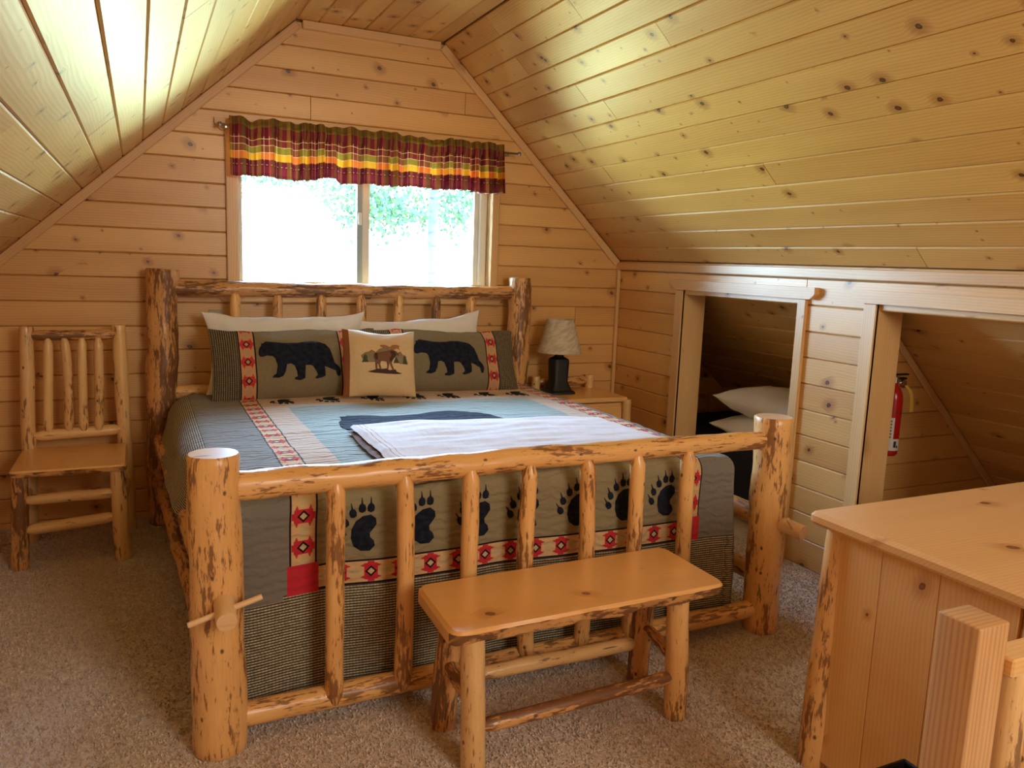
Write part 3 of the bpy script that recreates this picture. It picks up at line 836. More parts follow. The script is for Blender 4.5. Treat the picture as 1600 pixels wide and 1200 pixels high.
def woven(m, rows_v, beads, dark, light, per=.0088):
    a = (rows_v / per).fract().within(.22, .70)
    b = (beads / .0105 + m.noise(m.vec(rows_v * 110.0, beads * 9.0), 1.0, 0.0)).fract() < .72
    n_ = m.noise(m.vec(rows_v * 60.0, beads * 60.0), 1.0, 1.0)
    return m.mix((a * (b * .5 + .5)) * (n_.sm(.2, .7, .6, 1.0)), dark, light), a * b
CL_GREY, CL_TAN, CL_SAGE, CL_CREAM = srgb(122, 116, 108), srgb(140, 128, 98), srgb(140, 152, 146), srgb(190, 164, 142)
RED, BLK, STAN, NAVY = srgb(188, 44, 56), srgb(34, 18, 24), srgb(204, 168, 122), srgb(24, 26, 38)
qm = Mat('patchwork_quilt', 0.9, 0.15)
u, v = qm.uv()
uL = u + (1.0 - v.sm(2.25, 2.7)) * .035
uR = u + (1.0 - v.sm(2.30, 2.80)) * .125
center = (uL > .615) * (uR < 1.855) * v.within(2.47, 3.76)
c = qm.mix(center, qm.mix(v.sm(2.3, 2.6), CL_TAN, CL_CREAM), CL_SAGE)  # border: shade on the foot drape painted as tan, lit top as cream
outer = ((uL < .42) + (uR > 2.05)).sat()
c = qm.mix(outer, c, CL_GREY)
for side, uu, cc_ in ((-1, uL, .461), (1, uR, 2.008)):
    w = (uu - cc_) / .036; msk = (w.abs() < 1.0) * (v > 2.145)
    r_, k_, tn = aztec(qm, w, v / .098)
    s_ = qm.mix(r_, STAN, RED); s_ = qm.mix(tn, s_, srgb(190, 170, 130)); s_ = qm.mix(k_, s_, BLK)
    c = qm.mix(msk, c, s_)
    c = qm.mix(w.abs().within(1.0, 1.16) * (v > 2.145), c, BLK)
w = (v - 2.101) / .034; inb = (uL > .505) * (uR < 1.965)
r_, k_, tn = aztec(qm, w, u / .098)
s_ = qm.mix(r_, STAN, RED); s_ = qm.mix(tn, s_, srgb(190, 170, 130)); s_ = qm.mix(k_, s_, BLK)
c = qm.mix((w.abs() < 1.0) * inb, c, s_); c = qm.mix(w.abs().within(1.0, 1.18) * inb, c, BLK)
wv, wm_ = woven(qm, v, u, srgb(66, 62, 58), srgb(206, 192, 156))
low = ((v < 2.061) * (uL > .40) + (v < 2.045)).sat()
c = qm.mix(low, c, wv)
wv2, wm2 = woven(qm, u, v, srgb(66, 62, 58), srgb(206, 192, 156))
sidew = ((u < .205) + (u > 2.10)).sat()
c = qm.mix(sidew, c, wv2)
blk = v.within(2.055, 2.150) * (uL.within(.412, .508) + uR.within(1.960, 2.055))
c = qm.mix(blk, c, RED)
qm.color(c)
qb = qm.noise(qm.vec(u * 22.0, v * 60.0), 1.0, 2.0); qb2 = (v * 190.0 + qm.noise(qm.vec(u * 14.0, v * 14.0), 1.0, 2.0) * 14.0).sin()
qm.bump(qb * 1.6 + qb2 * .45 + wm_ * low * .5 + wm2 * sidew * .5, .8, .004)
qm.b.inputs['Sheen Weight'].default_value = .15
qv, qf, quv = quilt_mesh()
quilt = mesh_obj('quilt', qv, qf, quv, qm.m, None, Matrix.Identity(4), smooth=True)
tag(quilt, 'patchwork quilt with bears, paw prints and red banding spread over the log bed', 'quilt')
navy = Mat('navy_applique', .9, .15); u, v = navy.uv()
navy.color(navy.mix(navy.noise(navy.vec(u, v), 40.0, 3.0).sm(.3, .7), srgb(22, 25, 36), srgb(36, 40, 54)))
navy.bump(navy.noise(navy.vec(u * 22.0, v * 60.0), 1.0, 2.0) * 1.6 + (v * 190.0 + navy.noise(navy.vec(u * 14.0, v * 14.0), 1.0, 2.0) * 14.0).sin() * .45, .8, .004)
NV = navy.m
def top_fn(a, b):
    e = .004; z = qtop(a, b); n = Vector((-(qtop(a + e, b) - z) / e, -(qtop(a, b + e) - z) / e, 1)).normalized()
    return Vector((a, b, z)), n
def foot_fn(a, b):
    d = max(0.0, YF0 - b); P = qfoot(a, d); A = qfoot(a + .004, d) - P; Bq = qfoot(a, d + .004) - P
    n = A.cross(-Bq).normalized()
    if n.y > 0 and d > .06: n = -n
    return P, n
BEAR = [(690,520),(692,490),(700,455),(722,425),(723,400),(740,402),(760,383),(788,390),(840,398),(900,408),(960,412),(1050,408),(1110,395),(1200,390),(1270,400),(1320,425),(1360,480),(1385,560),(1400,620),(1435,660),(1452,700),(1443,755),(1420,760),(1408,735),(1403,700),(1365,682),(1330,662),(1300,650),(1303,700),(1298,752),(1270,768),(1215,780),(1197,770),(1225,740),(1215,705),(1185,645),(1165,635),(1118,635),(1112,700),(1105,770),(1060,788),(1010,782),(1005,765),(1035,750),(1032,700),(1012,640),(980,622),(940,630),(925,700),(900,745),(860,762),(805,757),(805,742),(840,720),(852,640),(835,570),(812,542),(760,535),(722,546),(700,540)]
def bear_at(x0, y0, w, h, flip=False):
    o = []
    for a, b in BEAR:
        s_ = (a - 690) / 762; t_ = (788 - b) / 405
        if flip: s_ = 1 - s_
        o.append((x0 + s_ * w, y0 + t_ * h))
    return o
big = patch('bear_applique', bear_at(.75, 2.74, .84, .74), top_fn, NV, quilt, Matrix.Identity(4), .02, .0018)
PAD = [(.50,-1.0),(.05,-.98),(-.30,-.72),(-.42,-.30),(-.40,.15),(-.20,.55),(.15,.80),(.55,.86),(.80,.66),(.84,.36),(.66,.12),(.50,-.08),(.52,-.30),(.70,-.48),(.76,-.74)]
def toe(cx, cy, ang, s=1.0):
    pts = [(-.15, -.18), (0, -.24), (.15, -.18), (.185, 0), (.14, .15), (.045, .22), (.010, .52), (-.010, .52), (-.045, .22), (-.14, .15), (-.185, 0)]
    c_, s_ = math.cos(ang), math.sin(ang)
    return [(cx + s * (x_ * c_ - y_ * s_), cy + s * (x_ * s_ + y_ * c_)) for x_, y_ in pts]
TOES = [(-.86, -.02, .55), (-.72, .52, .35), (-.34, .98, .18), (.12, 1.22, .0), (.56, 1.22, -.05)]
def paw(cx, cy, s, fn, parent, flipy=1, flipx=1):
    def tr_(pts): 
        o = [(cx + flipx * p_[0] * s, cy + flipy * p_[1] * s) for p_ in pts]
        return o
    pd = patch('paw_applique', tr_(PAD), fn, NV, parent, Matrix.Identity(4), .015, .0018)
    for t_ in TOES: patch('toe', tr_(toe(*t_)), fn, NV, pd, Matrix.Identity(4), .012, .0018)
for cx in (.600, .795, .99, 1.175, 1.368, 1.56, 1.748):
    paw(cx, YF0 - (.7 - .555) - .028, .0635, foot_fn, quilt)
for cx in (.615, .835, 1.06, 1.28, 1.47, 1.68, 1.87):
    paw(cx, 3.91, .058, top_fn, quilt, -1)

# blanket folded across the foot end ------------------------------------------------------------------
bl = Mat('cream_fleece', .92, .15); u, v = bl.uv()
bc = bl.mix(bl.noise(bl.vec(u, v), 18.0, 3.0), srgb(226, 218, 214), srgb(206, 196, 196))
bc = bl.mix((v.within(.03, .036) + v.within(.052, .056)) * .7, bc, srgb(170, 120, 100))
bl.color(bc); bl.bump(bl.noise(bl.vec(u, v), 160.0, 2.0) * .6 + bl.noise(bl.vec(u * 8.0, v * 22.0), 1.0, 2.0) * 2.0, .5, .004)
br = plain('brown_binding', srgb(112, 78, 54), .9)
def blanket_layer(name, corners, zoff, th, mat, parent, seed, flip=False):
    """corners: near-left, near-right, far-right, far-left on the quilt; rounded edges; drapes over the foot edge"""
    nl, nr, fr_, fl_ = [Vector(c_) for c_ in corners]
    nu, nv = 90, 44; vs, uvs, fs = [], [], []
    def base(x, y):
        return qtop(x, max(y, YF0)) if y >= YF0 else qfoot(x, (YF0 - y) * 1.05).z
    for layer in (0, 1):
        for i in range(nu + 1):
            for j in range(nv + 1):
                a, b = i / nu, j / nv
                P = (nl * (1 - a) + nr * a) * (1 - b) + (fl_ * (1 - a) + fr_ * a) * b
                x, y = P.x, P.y
                y += (.018 * noise.noise(Vector((a * 6, seed, 0))) + .012 * math.sin(a * 9)) * b
                x += .012 * noise.noise(Vector((b * 5, seed, 3))) * (1 - a)
                ed = min(a * (nr - nl).length, (1 - a) * (nr - nl).length, (1 - b) * .5, (b) * .5 + .02)
                rr_ = min(1, ed / .022); prof = math.sqrt(max(0, 1 - (1 - rr_) ** 2))
                w_ = .006 * noise.noise(Vector((x * 5, y * 7, seed))) + .004 * noise.noise(Vector((x * 3, y * 26, seed + 4)))
                z = base(x, y) + zoff + (th * prof + w_ * prof if layer else th * (1 - prof) * .35 - .0)
                if layer == 0: z = base(x, y) + zoff + th * .5 * (1 - prof)
                else: z = base(x, y) + zoff + th * .5 + (th * .5 + w_) * prof
                vs.append(Vector((x, y, z))); uvs.append((y, a * (nr - nl).length))
    K = (nu + 1) * (nv + 1); S = nv + 1
    for i in range(nu):
        for j in range(nv):
            a = i * S + j; fs.append((K + a, K + a + S, K + a + S + 1, K + a + 1)); fs.append((a, a + 1, a + S + 1, a + S))
    def side(a, b): fs.append((a, b, b + K, a + K))
    for i in range(nu): side(i * S, (i + 1) * S); side((i + 1) * S + nv, i * S + nv)
    for j in range(nv): side(j + 1, j); side(nu * S + j, nu * S + j + 1)
    return mesh_obj(name, vs, fs, uvs, mat, parent, Matrix.Identity(4), smooth=True)
blk_ = blanket_layer('blanket', ((.745, 2.352), (1.90, 2.43), (1.855, 3.02), (.752, 3.12)), .019, .026, bl.m, None, 2.0)
tag(blk_, 'cream fleece blanket folded across the foot end of the quilt', 'blanket')
blanket_layer('under_fold', ((.725, 2.356), (1.87, 2.44), (1.83, 3.00), (.738, 3.11)), .006, .014, br, blk_, 5.0)

# ------------------------------------------------------------------ PILLOWS
def pillow_fn(W, H, Th, seed=0, sag=.0, ear=.06):
    def surf(a, b, side=1):
        """a,b in metres on the pillow face (centre origin)"""
        p_, q_ = 2 * a / W, 2 * b / H
        p_ = max(-1, min(1, p_)); q_ = max(-1, min(1, q_))
        k = (max(0, 1 - abs(p_) ** 2.6) ** .62) * (max(0, 1 - abs(q_) ** 2.6) ** .62)
        x = a * (1 - ear * (1 - abs(q_) ** 2) * abs(p_) ** 3); y = b * (1 - ear * 1.3 * (1 - abs(p_) ** 2) * abs(q_) ** 3)
        wr = .016 * noise.noise(Vector((a * 7 + seed, b * 7, seed))) + .007 * noise.noise(Vector((a * 19 + seed, b * 15, seed)))
        z = Th / 2 * k + wr * min(1, k * 2.2)
        y += (.020 * noise.noise(Vector((a * 5 + seed, 3.3, seed))) + .005 * noise.noise(Vector((a * 17, 1.3, seed)))) * (q_ > 0) * q_ * q_
        return Vector((x, y, z * side))
    def fn(a, b):
        P = surf(a, b); e = .004; n = (surf(a + e, b) - P).cross(surf(a, b + e) - P).normalized()
        return P, n
    return surf, fn
def pillow(name, W, H, Th, mat, Mw, seed, label, group=None, nx=56, ny=36, mats=None, ear=.06, shape=None):
    surf, fn = pillow_fn(W, H, Th, seed, ear=ear); vs, uvs, fs = [], [], []
    for side in (1, -1):
        for i in range(nx + 1):
            for j in range(ny + 1):
                a = W * (-.5 + .5 * (1 - math.cos(PI * i / nx))); b = H * (-.5 + .5 * (1 - math.cos(PI * j / ny)))
                P = surf(a, b, side)
                if shape: P = shape(P, a, b)
                vs.append(P); uvs.append((a, b))
    K = (nx + 1) * (ny + 1); S = ny + 1
    for i in range(nx):
        for j in range(ny):
            a = i * S + j; fs.append((a, a + S, a + S + 1, a + 1)); b = K + a; fs.append((b, b + 1, b + S + 1, b + S))
    o = mesh_obj(name, vs, fs, uvs, mat, None, Mw, smooth=True)
    tag(o, label, 'pillow', group)
    if shape:
        def fn2(a, b):
            P = shape(surf(a, b), a, b); e = .004
            return P, (shape(surf(a + e, b), a + e, b) - P).cross(shape(surf(a, b + e), a, b + e) - P).normalized()
        fn = fn2
    return o, fn
def lean(cx, cy, cz, ang, yaw=0.0, roll=0.0):
    """pillow frame: local x right, local y up the pillow, local z towards the foot of the bed"""
    return T(cx, cy, cz) @ Matrix.Rotation(yaw, 4, 'Z') @ Matrix.Rotation(PI / 2 - ang, 4, 'X') @ Matrix.Rotation(roll, 4, 'Z')
cot = Mat('white_cotton', .85, .2); u, v = cot.uv()
cot.color(cot.mix(cot.noise(cot.vec(u, v), 5.0, 2.0), srgb(236, 236, 238), srgb(222, 222, 226)))
cot.bump(cot.noise(cot.vec(u * 9.0, v * 16.0), 1.0, 3.0), .5, .006)
pillow('pillow', .84, .44, .14, cot.m, lean(.700, 4.265, .90, .22), 3.3, 'white pillow standing behind the left bear sham, its left corner showing', None, ear=.10)
pillow('pillow', .80, .42, .14, cot.m, lean(1.425, 4.275, .895, .22, 0, .06), 5.1, 'white pillow standing behind the right bear sham, its right corner showing', None, ear=.10)
def sham(cx, cy, cz, W, H, seed, label, yaw=0, ang=.35, roll=0, woven_w=.13, shape=None):
    m = Mat('sham_cloth', .9, .15); u, v = m.uv()
    c = m.mix(m.noise(m.vec(u, v), 60.0, 2.0), srgb(138, 124, 96), srgb(122, 108, 82))
    au = u.abs(); e0 = W / 2 - woven_w; 
    wv, wm = woven(m, u, v, srgb(58, 52, 46), srgb(150, 136, 108), .0105)
    c = m.mix(au > e0, c, wv)
    w = (au - (e0 - .042)) / .034
    r_, k_, tn = aztec(m, w, v / .098 + .5)
    s_ = m.mix(r_, srgb(196, 150, 108), srgb(190, 60, 62)); s_ = m.mix(tn, s_, srgb(180, 150, 118)); s_ = m.mix(k_, s_, srgb(70, 14, 26))
    c = m.mix(w.abs() < 1.0, c, s_); c = m.mix(w.abs().within(1.0, 1.2), c, BLK)
    m.color(c)
    m.bump(m.noise(m.vec(u * 24.0, v * 60.0), 1.0, 2.0) * 1.0 + wm * (au > e0) * .5, .5, .003)
    o, fn = pillow('pillow_sham', W, H, .17, m.m, lean(cx, cy, cz, ang, yaw, roll), seed, label, None, ear=.035, shape=shape)
    bw = .40
    patch('bear_applique', bear_at(-.195, -.100, bw, .205), fn, NV, o, WM[o], .014, .002)
sham(.716, 4.10, .862, .84, .385, 1.7, 'left olive pillow sham with a black bear, leaning on the headboard', 0, .42)
sham(1.520, 4.12, .858, .88, .375, 8.2, 'right olive pillow sham with a black bear, nearest the lamp', 0, .42, -.02)
# small square cushion with a moose
cs = Mat('cushion_cloth', .9, .15); u, v = cs.uv()
c = cs.mix(cs.noise(cs.vec(u, v), 90.0, 2.0), srgb(226, 196, 150), srgb(208, 176, 130))
c = cs.mix((v - .165).sm(-.06, .0), c, srgb(222, 206, 186))
c = cs.mix(u < -.157, c, srgb(140, 84, 54))
cs.color(c); cs.bump(cs.noise(cs.vec(u, v), 420.0, 1.0) * .6 + cs.noise(cs.vec(u, v), 9.0, 2.0) * 2.0, .4, .004)
cu, cfn = pillow('cushion', .375, .345, .12, cs.m, lean(1.098, 3.925, .884, .30, -.05, -.03), 6.6, 'small square cream cushion with a moose picture, leaning on the bear shams', None, 40, 40, ear=.03)
cu['category'] = 'cushion'
thread = {k: plain('thread_' + k, c_, .8) for k, c_ in dict(dark=srgb(70, 40, 30), brown=srgb(120, 78, 52), grey=srgb(140, 122, 92), green=srgb(70, 72, 42), hide=srgb(160, 112, 78)).items()}
def cz(pts): return [((x_ - 640) / 1371 * 160 * .00272 * 1.0 - .0, (640 - y_) / 1200 * 140 * .00272 + .012) for x_, y_ in pts]
def cp(name, pts, col, th=.001): patch(name, cz(pts), cfn, thread[col], cu, WM[cu], .01, th)
cp('mountain', [(310,580),(390,525),(420,530),(480,488),(540,530),(600,470),(690,430),(780,470),(800,520),(700,560),(520,690),(430,690),(330,640)], 'grey')
cp('mountain', [(860,600),(900,530),(955,495),(1010,560),(1062,575),(1050,680),(960,710),(870,680)], 'grey')
cp('pine_tree', [(380,560),(410,600),(405,640),(425,690),(320,690),(345,640),(345,600)], 'green', .0014)
cp('pine_tree', [(875,590),(905,640),(925,695),(830,695),(850,640)], 'green', .0014)
cp('pine_tree', [(1025,550),(1055,600),(1080,710),(990,705),(1005,600)], 'green', .0014)
cp('moose', [(500,590),(520,545),(600,530),(680,510),(760,490),(800,470),(840,480),(885,500),(925,545),(920,575),(880,570),(860,600),(835,625),(815,660),(800,690),(810,740),(835,800),(805,805),(775,740),(765,690),(748,740),(735,805),(712,805),(722,740),(705,680),(620,675),(600,720),(625,790),(600,800),(572,720),(560,720),(560,800),(535,800),(527,720),(525,660),(505,630)], 'brown', .0018)
cp('antler', [(800,475),(760,455),(700,450),(640,425),(620,395),(680,385),(740,400),(780,430),(830,385),(900,380),(950,400),(930,430),(945,470),(900,440),(860,470)], 'hide', .0022)
cp('shading', [(520,560),(560,545),(570,600),(560,660),(530,640)], 'dark', .0026)
cp('shading', [(780,500),(850,500),(880,560),(830,620),(780,680),(760,640),(800,570)], 'dark', .0026)
cp('ground_line', [(415,835),(520,810),(560,795),(640,800),(700,790),(760,815),(860,800),(880,835),(975,865),(860,875),(700,870),(560,862),(480,850)], 'dark', .0022)

# ------------------------------------------------------------------ LOG CHAIR
ch = thing('log_chair', 'rustic log chair with four-slat back against the far wall, left of the bed', 'chair', (-.3, 4.1, 0))
log('leg', (-.517, 3.925, 0), (-.500, 3.93, .435), .036, .033, ch, 'log_dark', lump=.08)
log('leg', (-.108, 3.915, 0), (-.120, 3.92, .435), .036, .033, ch, 'log_pale', lump=.08)
log('leg', (-.515, 4.305, 0), (-.490, 4.33, 1.04), .034, .030, ch, 'log_pale', lump=.07)
log('leg', (-.085, 4.345, 0), (-.100, 4.355, 1.045), .034, .032, ch, 'log_pale', lump=.07)
def slab(name, pts, z0, z1, mat, parent, live=0.0, rad=.03, seed=1, grain='x', bevel=.008):
    """plank with rounded corners; live > 0 gives the -y edge a wavy natural edge"""
    P = []
    n = len(pts); pts = [Vector(p_) for p_ in pts]
    for i in range(n):
        a, b, c_ = pts[i - 1], pts[i], pts[(i + 1) % n]
        e1 = (a - b).normalized(); e2 = (c_ - b).normalized()
        p1, p2 = b + e1 * rad, b + e2 * rad
        for k in range(6):
            t = k / 5; P.append((p1 * (1 - t) ** 2 + b * 2 * t * (1 - t) + p2 * t * t))
    Q = []
    for i in range(len(P)):
        a, b = P[i], P[(i + 1) % len(P)]; k = max(1, int((b - a).length / .02)); Q += [a.lerp(b, j / k) for j in range(k)]
    if area2([(q.x, q.y) for q in Q]) < 0: Q = Q[::-1]
    cx = sum(q.x for q in Q) / len(Q); cy = sum(q.y for q in Q) / len(Q)
    Q = [Vector((q.x - cx, q.y - cy)) for q in Q]
    miny = min(q.y for q in Q)
    h = z1 - z0; N = len(Q); vs = []
    layers = [(h, bevel), (h - bevel, 0)] + ([(h * .66, 0), (h * .4, 0), (h * .15, 0)] if live else []) + [(bevel, 0), (0, bevel)]
    for z, ins in layers:
        I = inset([(q.x, q.y) for q in Q], ins) if ins else Q
        for q, q0 in zip(I, Q):
            x_, y_ = q[0], q[1]; 
            if live and abs(q0.y - miny) < .05 and z < h - bevel * .5:
                y_ += live * (1 - z / h) * (.9 + .9 * noise.noise(Vector((x_ * 9, z * 30, seed)))) + .004 * noise.noise(Vector((x_ * 40, z * 60, seed)))
            vs.append((x_, y_, z))
    L_ = len(layers); fs = [tuple(range(N)), tuple(range((L_ - 1) * N, L_ * N))[::-1]]; fm = [0, 0]
    for l in range(L_ - 1):
        for i in range(N):
            j = (i + 1) % N; fs.append((l * N + i, (l + 1) * N + i, (l + 1) * N + j, l * N + j))
            fm.append(1 if live and l >= 1 and abs(Q[i].y - miny) < .04 else 0)
    g = 0 if grain == 'x' else 1
    o = mesh_obj(name, vs, fs, [(v_[g], v_[1 - g] + v_[2]) for v_ in vs], None, parent, T(cx, cy, z0), mats=[M[mat], M['log_dark']], fmat=fm, smooth=True)
    autosmooth(o, .5); return o
slab('seat', [(-.535, 3.86), (-.078, 3.865), (-.080, 4.32), (-.53, 4.31)], .425, .458, 'bench', ch, live=.012, rad=.03, seed=3)
log('stretcher', (-.49, 3.925, .312), (-.13, 3.918, .318), .024, .026, ch, 'log_pale', cap=(.03, .03), lump=.06)
log('stretcher', (-.49, 3.925, .175), (-.13, 3.918, .205), .026, .024, ch, 'log_pale', cap=(.03, .03), lump=.06)
log('stretcher', (-.512, 3.95, .26), (-.512, 4.29, .26), .02, .02, ch, 'log_pale', cap=(.03, .03))
log('stretcher', (-.105, 3.95, .26), (-.09, 4.33, .26), .02, .02, ch, 'log_pale', cap=(.03, .03))
log('back_rail', (-.478, 4.325, .998), (-.115, 4.345, 1.0), .025, .026, ch, 'log_dark', cap=(.02, .02), lump=.06)
log('back_rail', (-.480, 4.315, .515), (-.105, 4.335, .525), .026, .027, ch, 'log_pale', cap=(.02, .02), lump=.06)
for i, (xt, xb) in enumerate(((-.403, -.420), (-.335, -.333), (-.262, -.268), (-.192, -.205))):
    log('back_slat', (xb, 4.312, .53), (xt, 4.318, .985), .021, .021, ch, 'log_pale', bend=((.0, .008, -.002, .004)[i], 0), cap=(.03, .03), lump=.06, sides=12)

# ------------------------------------------------------------------ BENCH
be = thing('log_bench', 'low varnished pine bench on log legs in front of the bed', 'bench', (1.16, 1.98, 0))
slab('seat', [(.705, 1.795), (1.625, 1.815), (1.628, 2.165), (.715, 2.140)], .413, .462, 'bench', be, live=.022, rad=.045, seed=9, bevel=.010)
log('leg', (.812, 1.885, 0), (.800, 1.89, .42), .036, .034, be, 'log_pale', lump=.05, sides=20)
log('leg', (1.515, 1.893, 0), (1.500, 1.90, .42), .037, .034, be, 'log', lump=.05, sides=20)
log('leg', (.805, 2.118, 0), (.820, 2.10, .42), .040, .034, be, 'log_dark', lump=.10, sides=20)
log('leg', (1.520, 2.118, 0), (1.520, 2.10, .42), .036, .034, be, 'log_dark', lump=.07, sides=20)
log('stretcher', (.83, 1.885, .125), (1.495, 1.893, .140), .022, .021, be, 'log_dark', cap=(.02, .02), lump=.06)
log('stretcher', (.83, 2.112, .150), (1.50, 2.112, .150), .023, .024, be, 'log_pale', cap=(.02, .02), lump=.07)
log('stretcher', (.806, 1.91, .205), (.81, 2.09, .215), .022, .026, be, 'log_dark', cap=(.02, .02), lump=.08)
log('stretcher', (1.508, 1.91, .195), (1.52, 2.09, .215), .020, .020, be, 'log_dark', cap=(.02, .02), lump=.05)

# ------------------------------------------------------------------ NIGHTSTAND, LAMP
ns = thing('nightstand', 'pine nightstand with log posts and one drawer, right of the bed under the lamp', 'nightstand', (2.45, 4.24, 0))
slab('top', [(2.215, 4.045), (2.700, 4.045), (2.700, 4.47), (2.215, 4.47)], .600, .628, 'bench', ns, rad=.008, bevel=.005)
for x_, y_, zt in ((2.262, 4.44, .712), (2.655, 4.44, .712), (2.245, 4.065, .598), (2.700, 4.055, .612)):
    log('post', (x_, y_, 0), (x_, y_, zt), .029, .028, ns, 'log_pale', lump=.06)
log('gallery_rail', (2.285, 4.44, .675), (2.635, 4.44, .678), .022, .030, ns, 'log_dark', cap=(.03, .03), lump=.10)
bbox('carcass', (2.262, 4.08, .08), (2.68, 4.43, .588), M['desk'], ns, .003, 2)
dr = bbox('drawer', (2.285, 4.058, .42), (2.672, 4.082, .572), M['bench'], ns, .006, 0)
lathe('knob', [(0.0, 0), (.012, .002), (.016, .012), (.010, .022), (0, .024)], M['log_dark'], dr, T(2.48, 4.058, .495) @ Matrix.Rotation(PI / 2, 4, 'X'), 16)
lp = thing('table_lamp', 'table lamp with black square base and cream cone shade on the nightstand', 'lamp', (2.345, 4.30, .629))
blkm = plain('black_cast_iron', srgb(26, 26, 28), .55, 0, .4, 90)
lathe('base', [(.092, 0), (.090, .012), (.072, .022), (.055, .060), (.050, .075), (.054, .200), (.050, .212), (.026, .226), (.020, .240), (.019, .262), (.0, .262)], blkm, lp, T(2.345, 4.30, .628), 48, square=6)
lathe('stem', [(.010, .25), (.010, .30), (.016, .305), (.016, .33), (.0, .33)], metal, lp, T(2.345, 4.30, .628), 16)
sh = Mat('parchment_shade', .8, .2); u, v = sh.uv()
sc_ = sh.mix(sh.noise(sh.vec(u, v), 26.0, 4.0).sm(.35, .7), srgb(236, 226, 206), srgb(210, 194, 166)); sh.color(sc_)
t2 = sh.t.nodes.new('ShaderNodeBsdfTranslucent'); sh.link(sc_, t2.inputs[0]); m2 = sh.t.nodes.new('ShaderNodeMixShader'); m2.inputs[0].default_value = .3
sh.link(sh.b.outputs[0], m2.inputs[1]); sh.link(t2.outputs[0], m2.inputs[2]); sh.link(m2.outputs[0], sh.out.inputs[0])
shp = [(.137, .252), (.137, .256), (.1355, .262), (.083, .452), (.083, .456), (.081, .456), (.081, .452), (.1335, .258), (.135, .252)]
def shade():
    o = lathe('lamp_shade', shp, sh.m, lp, T(2.345, 4.30, .628), 48)
shade()

# ------------------------------------------------------------------ DESK, STOOL, BIN, NEWEL POST
dk = thing('pine_desk', 'varnished pine desk with log legs at the right foreground', 'desk', (2.2, 1.3, 0))
slab('top', [(1.690, .935), (2.76, .935), (2.76, 1.600), (1.690, 1.590)], .724, .761, 'desk', dk, rad=.02, bevel=.010)
log('leg', (1.745, 1.545, 0), (1.755, 1.530, .722), .042, .036, dk, 'log', lump=.07, sides=20)
log('leg', (1.765, .985, 0), (1.765, .985, .722), .034, .034, dk, 'log', lump=.05)
log('leg', (2.70, 1.53, 0), (2.70, 1.53, .722), .038, .036, dk, 'log', lump=.06)
log('leg', (2.70, .99, 0), (2.70, .99, .722), .038, .036, dk, 'log', lump=.06)
ys = [1.506, 1.372, 1.206, 1.012]
for a, b in zip(ys[1:], ys[:-1]):
    bbox('side_board', (1.735, a + .0006, .03), (1.757, b - .0006, .722), M['desk'], dk, .0015, 2)
bbox('back_panel', (1.79, 1.535, .25), (2.66, 1.553, .722), M['desk'], dk, .002, 0)
bbox('apron', (1.79, .965, .64), (2.66, .985, .722), M['desk'], dk, .002, 0)
bn = thing('waste_bin', 'black waste bin, only a rim corner showing beside the desk', 'bin', (1.498, 1.062, 0))
def bin_():
    cx, cy, vs = 1.498, 1.060, []
    for z, hx, hy in ((0, .072, .058), (.30, .090, .077), (.30, .084, .071), (.012, .066, .052)):
        for a, b in ((1, 1), (-1, 1), (-1, -1), (1, -1)): vs.append((cx + a * hx, cy + b * hy, z))
    return vs
blackp = plain('black_plastic', srgb(20, 18, 18), .45)
vs = bin_()
mesh_obj('bucket', vs, [(3, 2, 1, 0)] + [(i + 4 * l, (i + 1) % 4 + 4 * l, (i + 1) % 4 + 4 * l + 4, i + 4 * l + 4) for l in range(3) for i in range(4)] + [(12, 13, 14, 15)], None, blackp, bn, Matrix.Identity(4))
rim = [(v_[0], v_[1], .300) for v_ in vs[4:8]]
tube('rim', rim + [rim[0]], .005, blackp, bn, 8)
nw = thing('stair_railing', 'low railing of square fir newel post and log balusters in front of the pine desk', 'railing', (1.45, .928, 0))
def newel():
    lo, hi = Vector((1.402, .884, 0)), Vector((1.492, .972, .775)); c = (lo + hi) / 2
    bm = bmesh.new(); bmesh.ops.create_cube(bm, size=1.0); bmesh.ops.scale(bm, vec=hi - lo, verts=bm.verts)
    bmesh.ops.bevel(bm, geom=bm.edges[:], offset=.005, segments=3, affect='EDGES', profile=.5)
    me = bpy.data.meshes.new('newel_post'); bm.to_mesh(me); bm.free(); me.materials.append(M['fir']); box_uv(me, 2)
    me.polygons.foreach_set('use_smooth', [True] * len(me.polygons))
    o = link(bpy.data.objects.new('newel_post', me), nw, T(c)); autosmooth(o, .9)
newel()
bbox('rail_board', (1.4925, .868, .664), (2.60, .930, .702), M['desk'], nw, .004, 0)
for k, xx in enumerate((1.548, 1.80, 2.06, 2.32, 2.56)):
    log('baluster', (xx, .899, 0), (xx, .899, .664), .033, .033, nw, 'log_pale', lump=.05)

# ------------------------------------------------------------------ CUBBY HOLE CONTENTS
nvy = plain('navy_blanket', srgb(26, 30, 58), .9, 0, .3, 60)
cb = bbox('cubby_mattress', (3.06, 2.86, .02), (3.86, 4.46, .42), nvy, None, .04, 0, 3, smooth=True)
cb.name = 'mattress'; tag(cb, 'low mattress under a navy cover inside the left cubby hole', 'mattress')
WC = cot.m
pillow('pillow', .62, .42, .16, WC, T(3.27, 3.42, .505) @ Matrix.Rotation(PI / 2 - .12, 4, 'Z') , 2.2, 'lower white pillow on the navy mattress in the cubby hole', None, ear=.04)
pillow('pillow', .64, .44, .18, WC, T(3.28, 3.38, .665) @ Matrix.Rotation(PI / 2 - .06, 4, 'Z') @ Matrix.Rotation(.0, 4, 'X') @ Matrix.Rotation(-.05, 4, 'Y'), 4.4, 'upper white pillow on top of the other in the cubby hole', None, ear=.04)

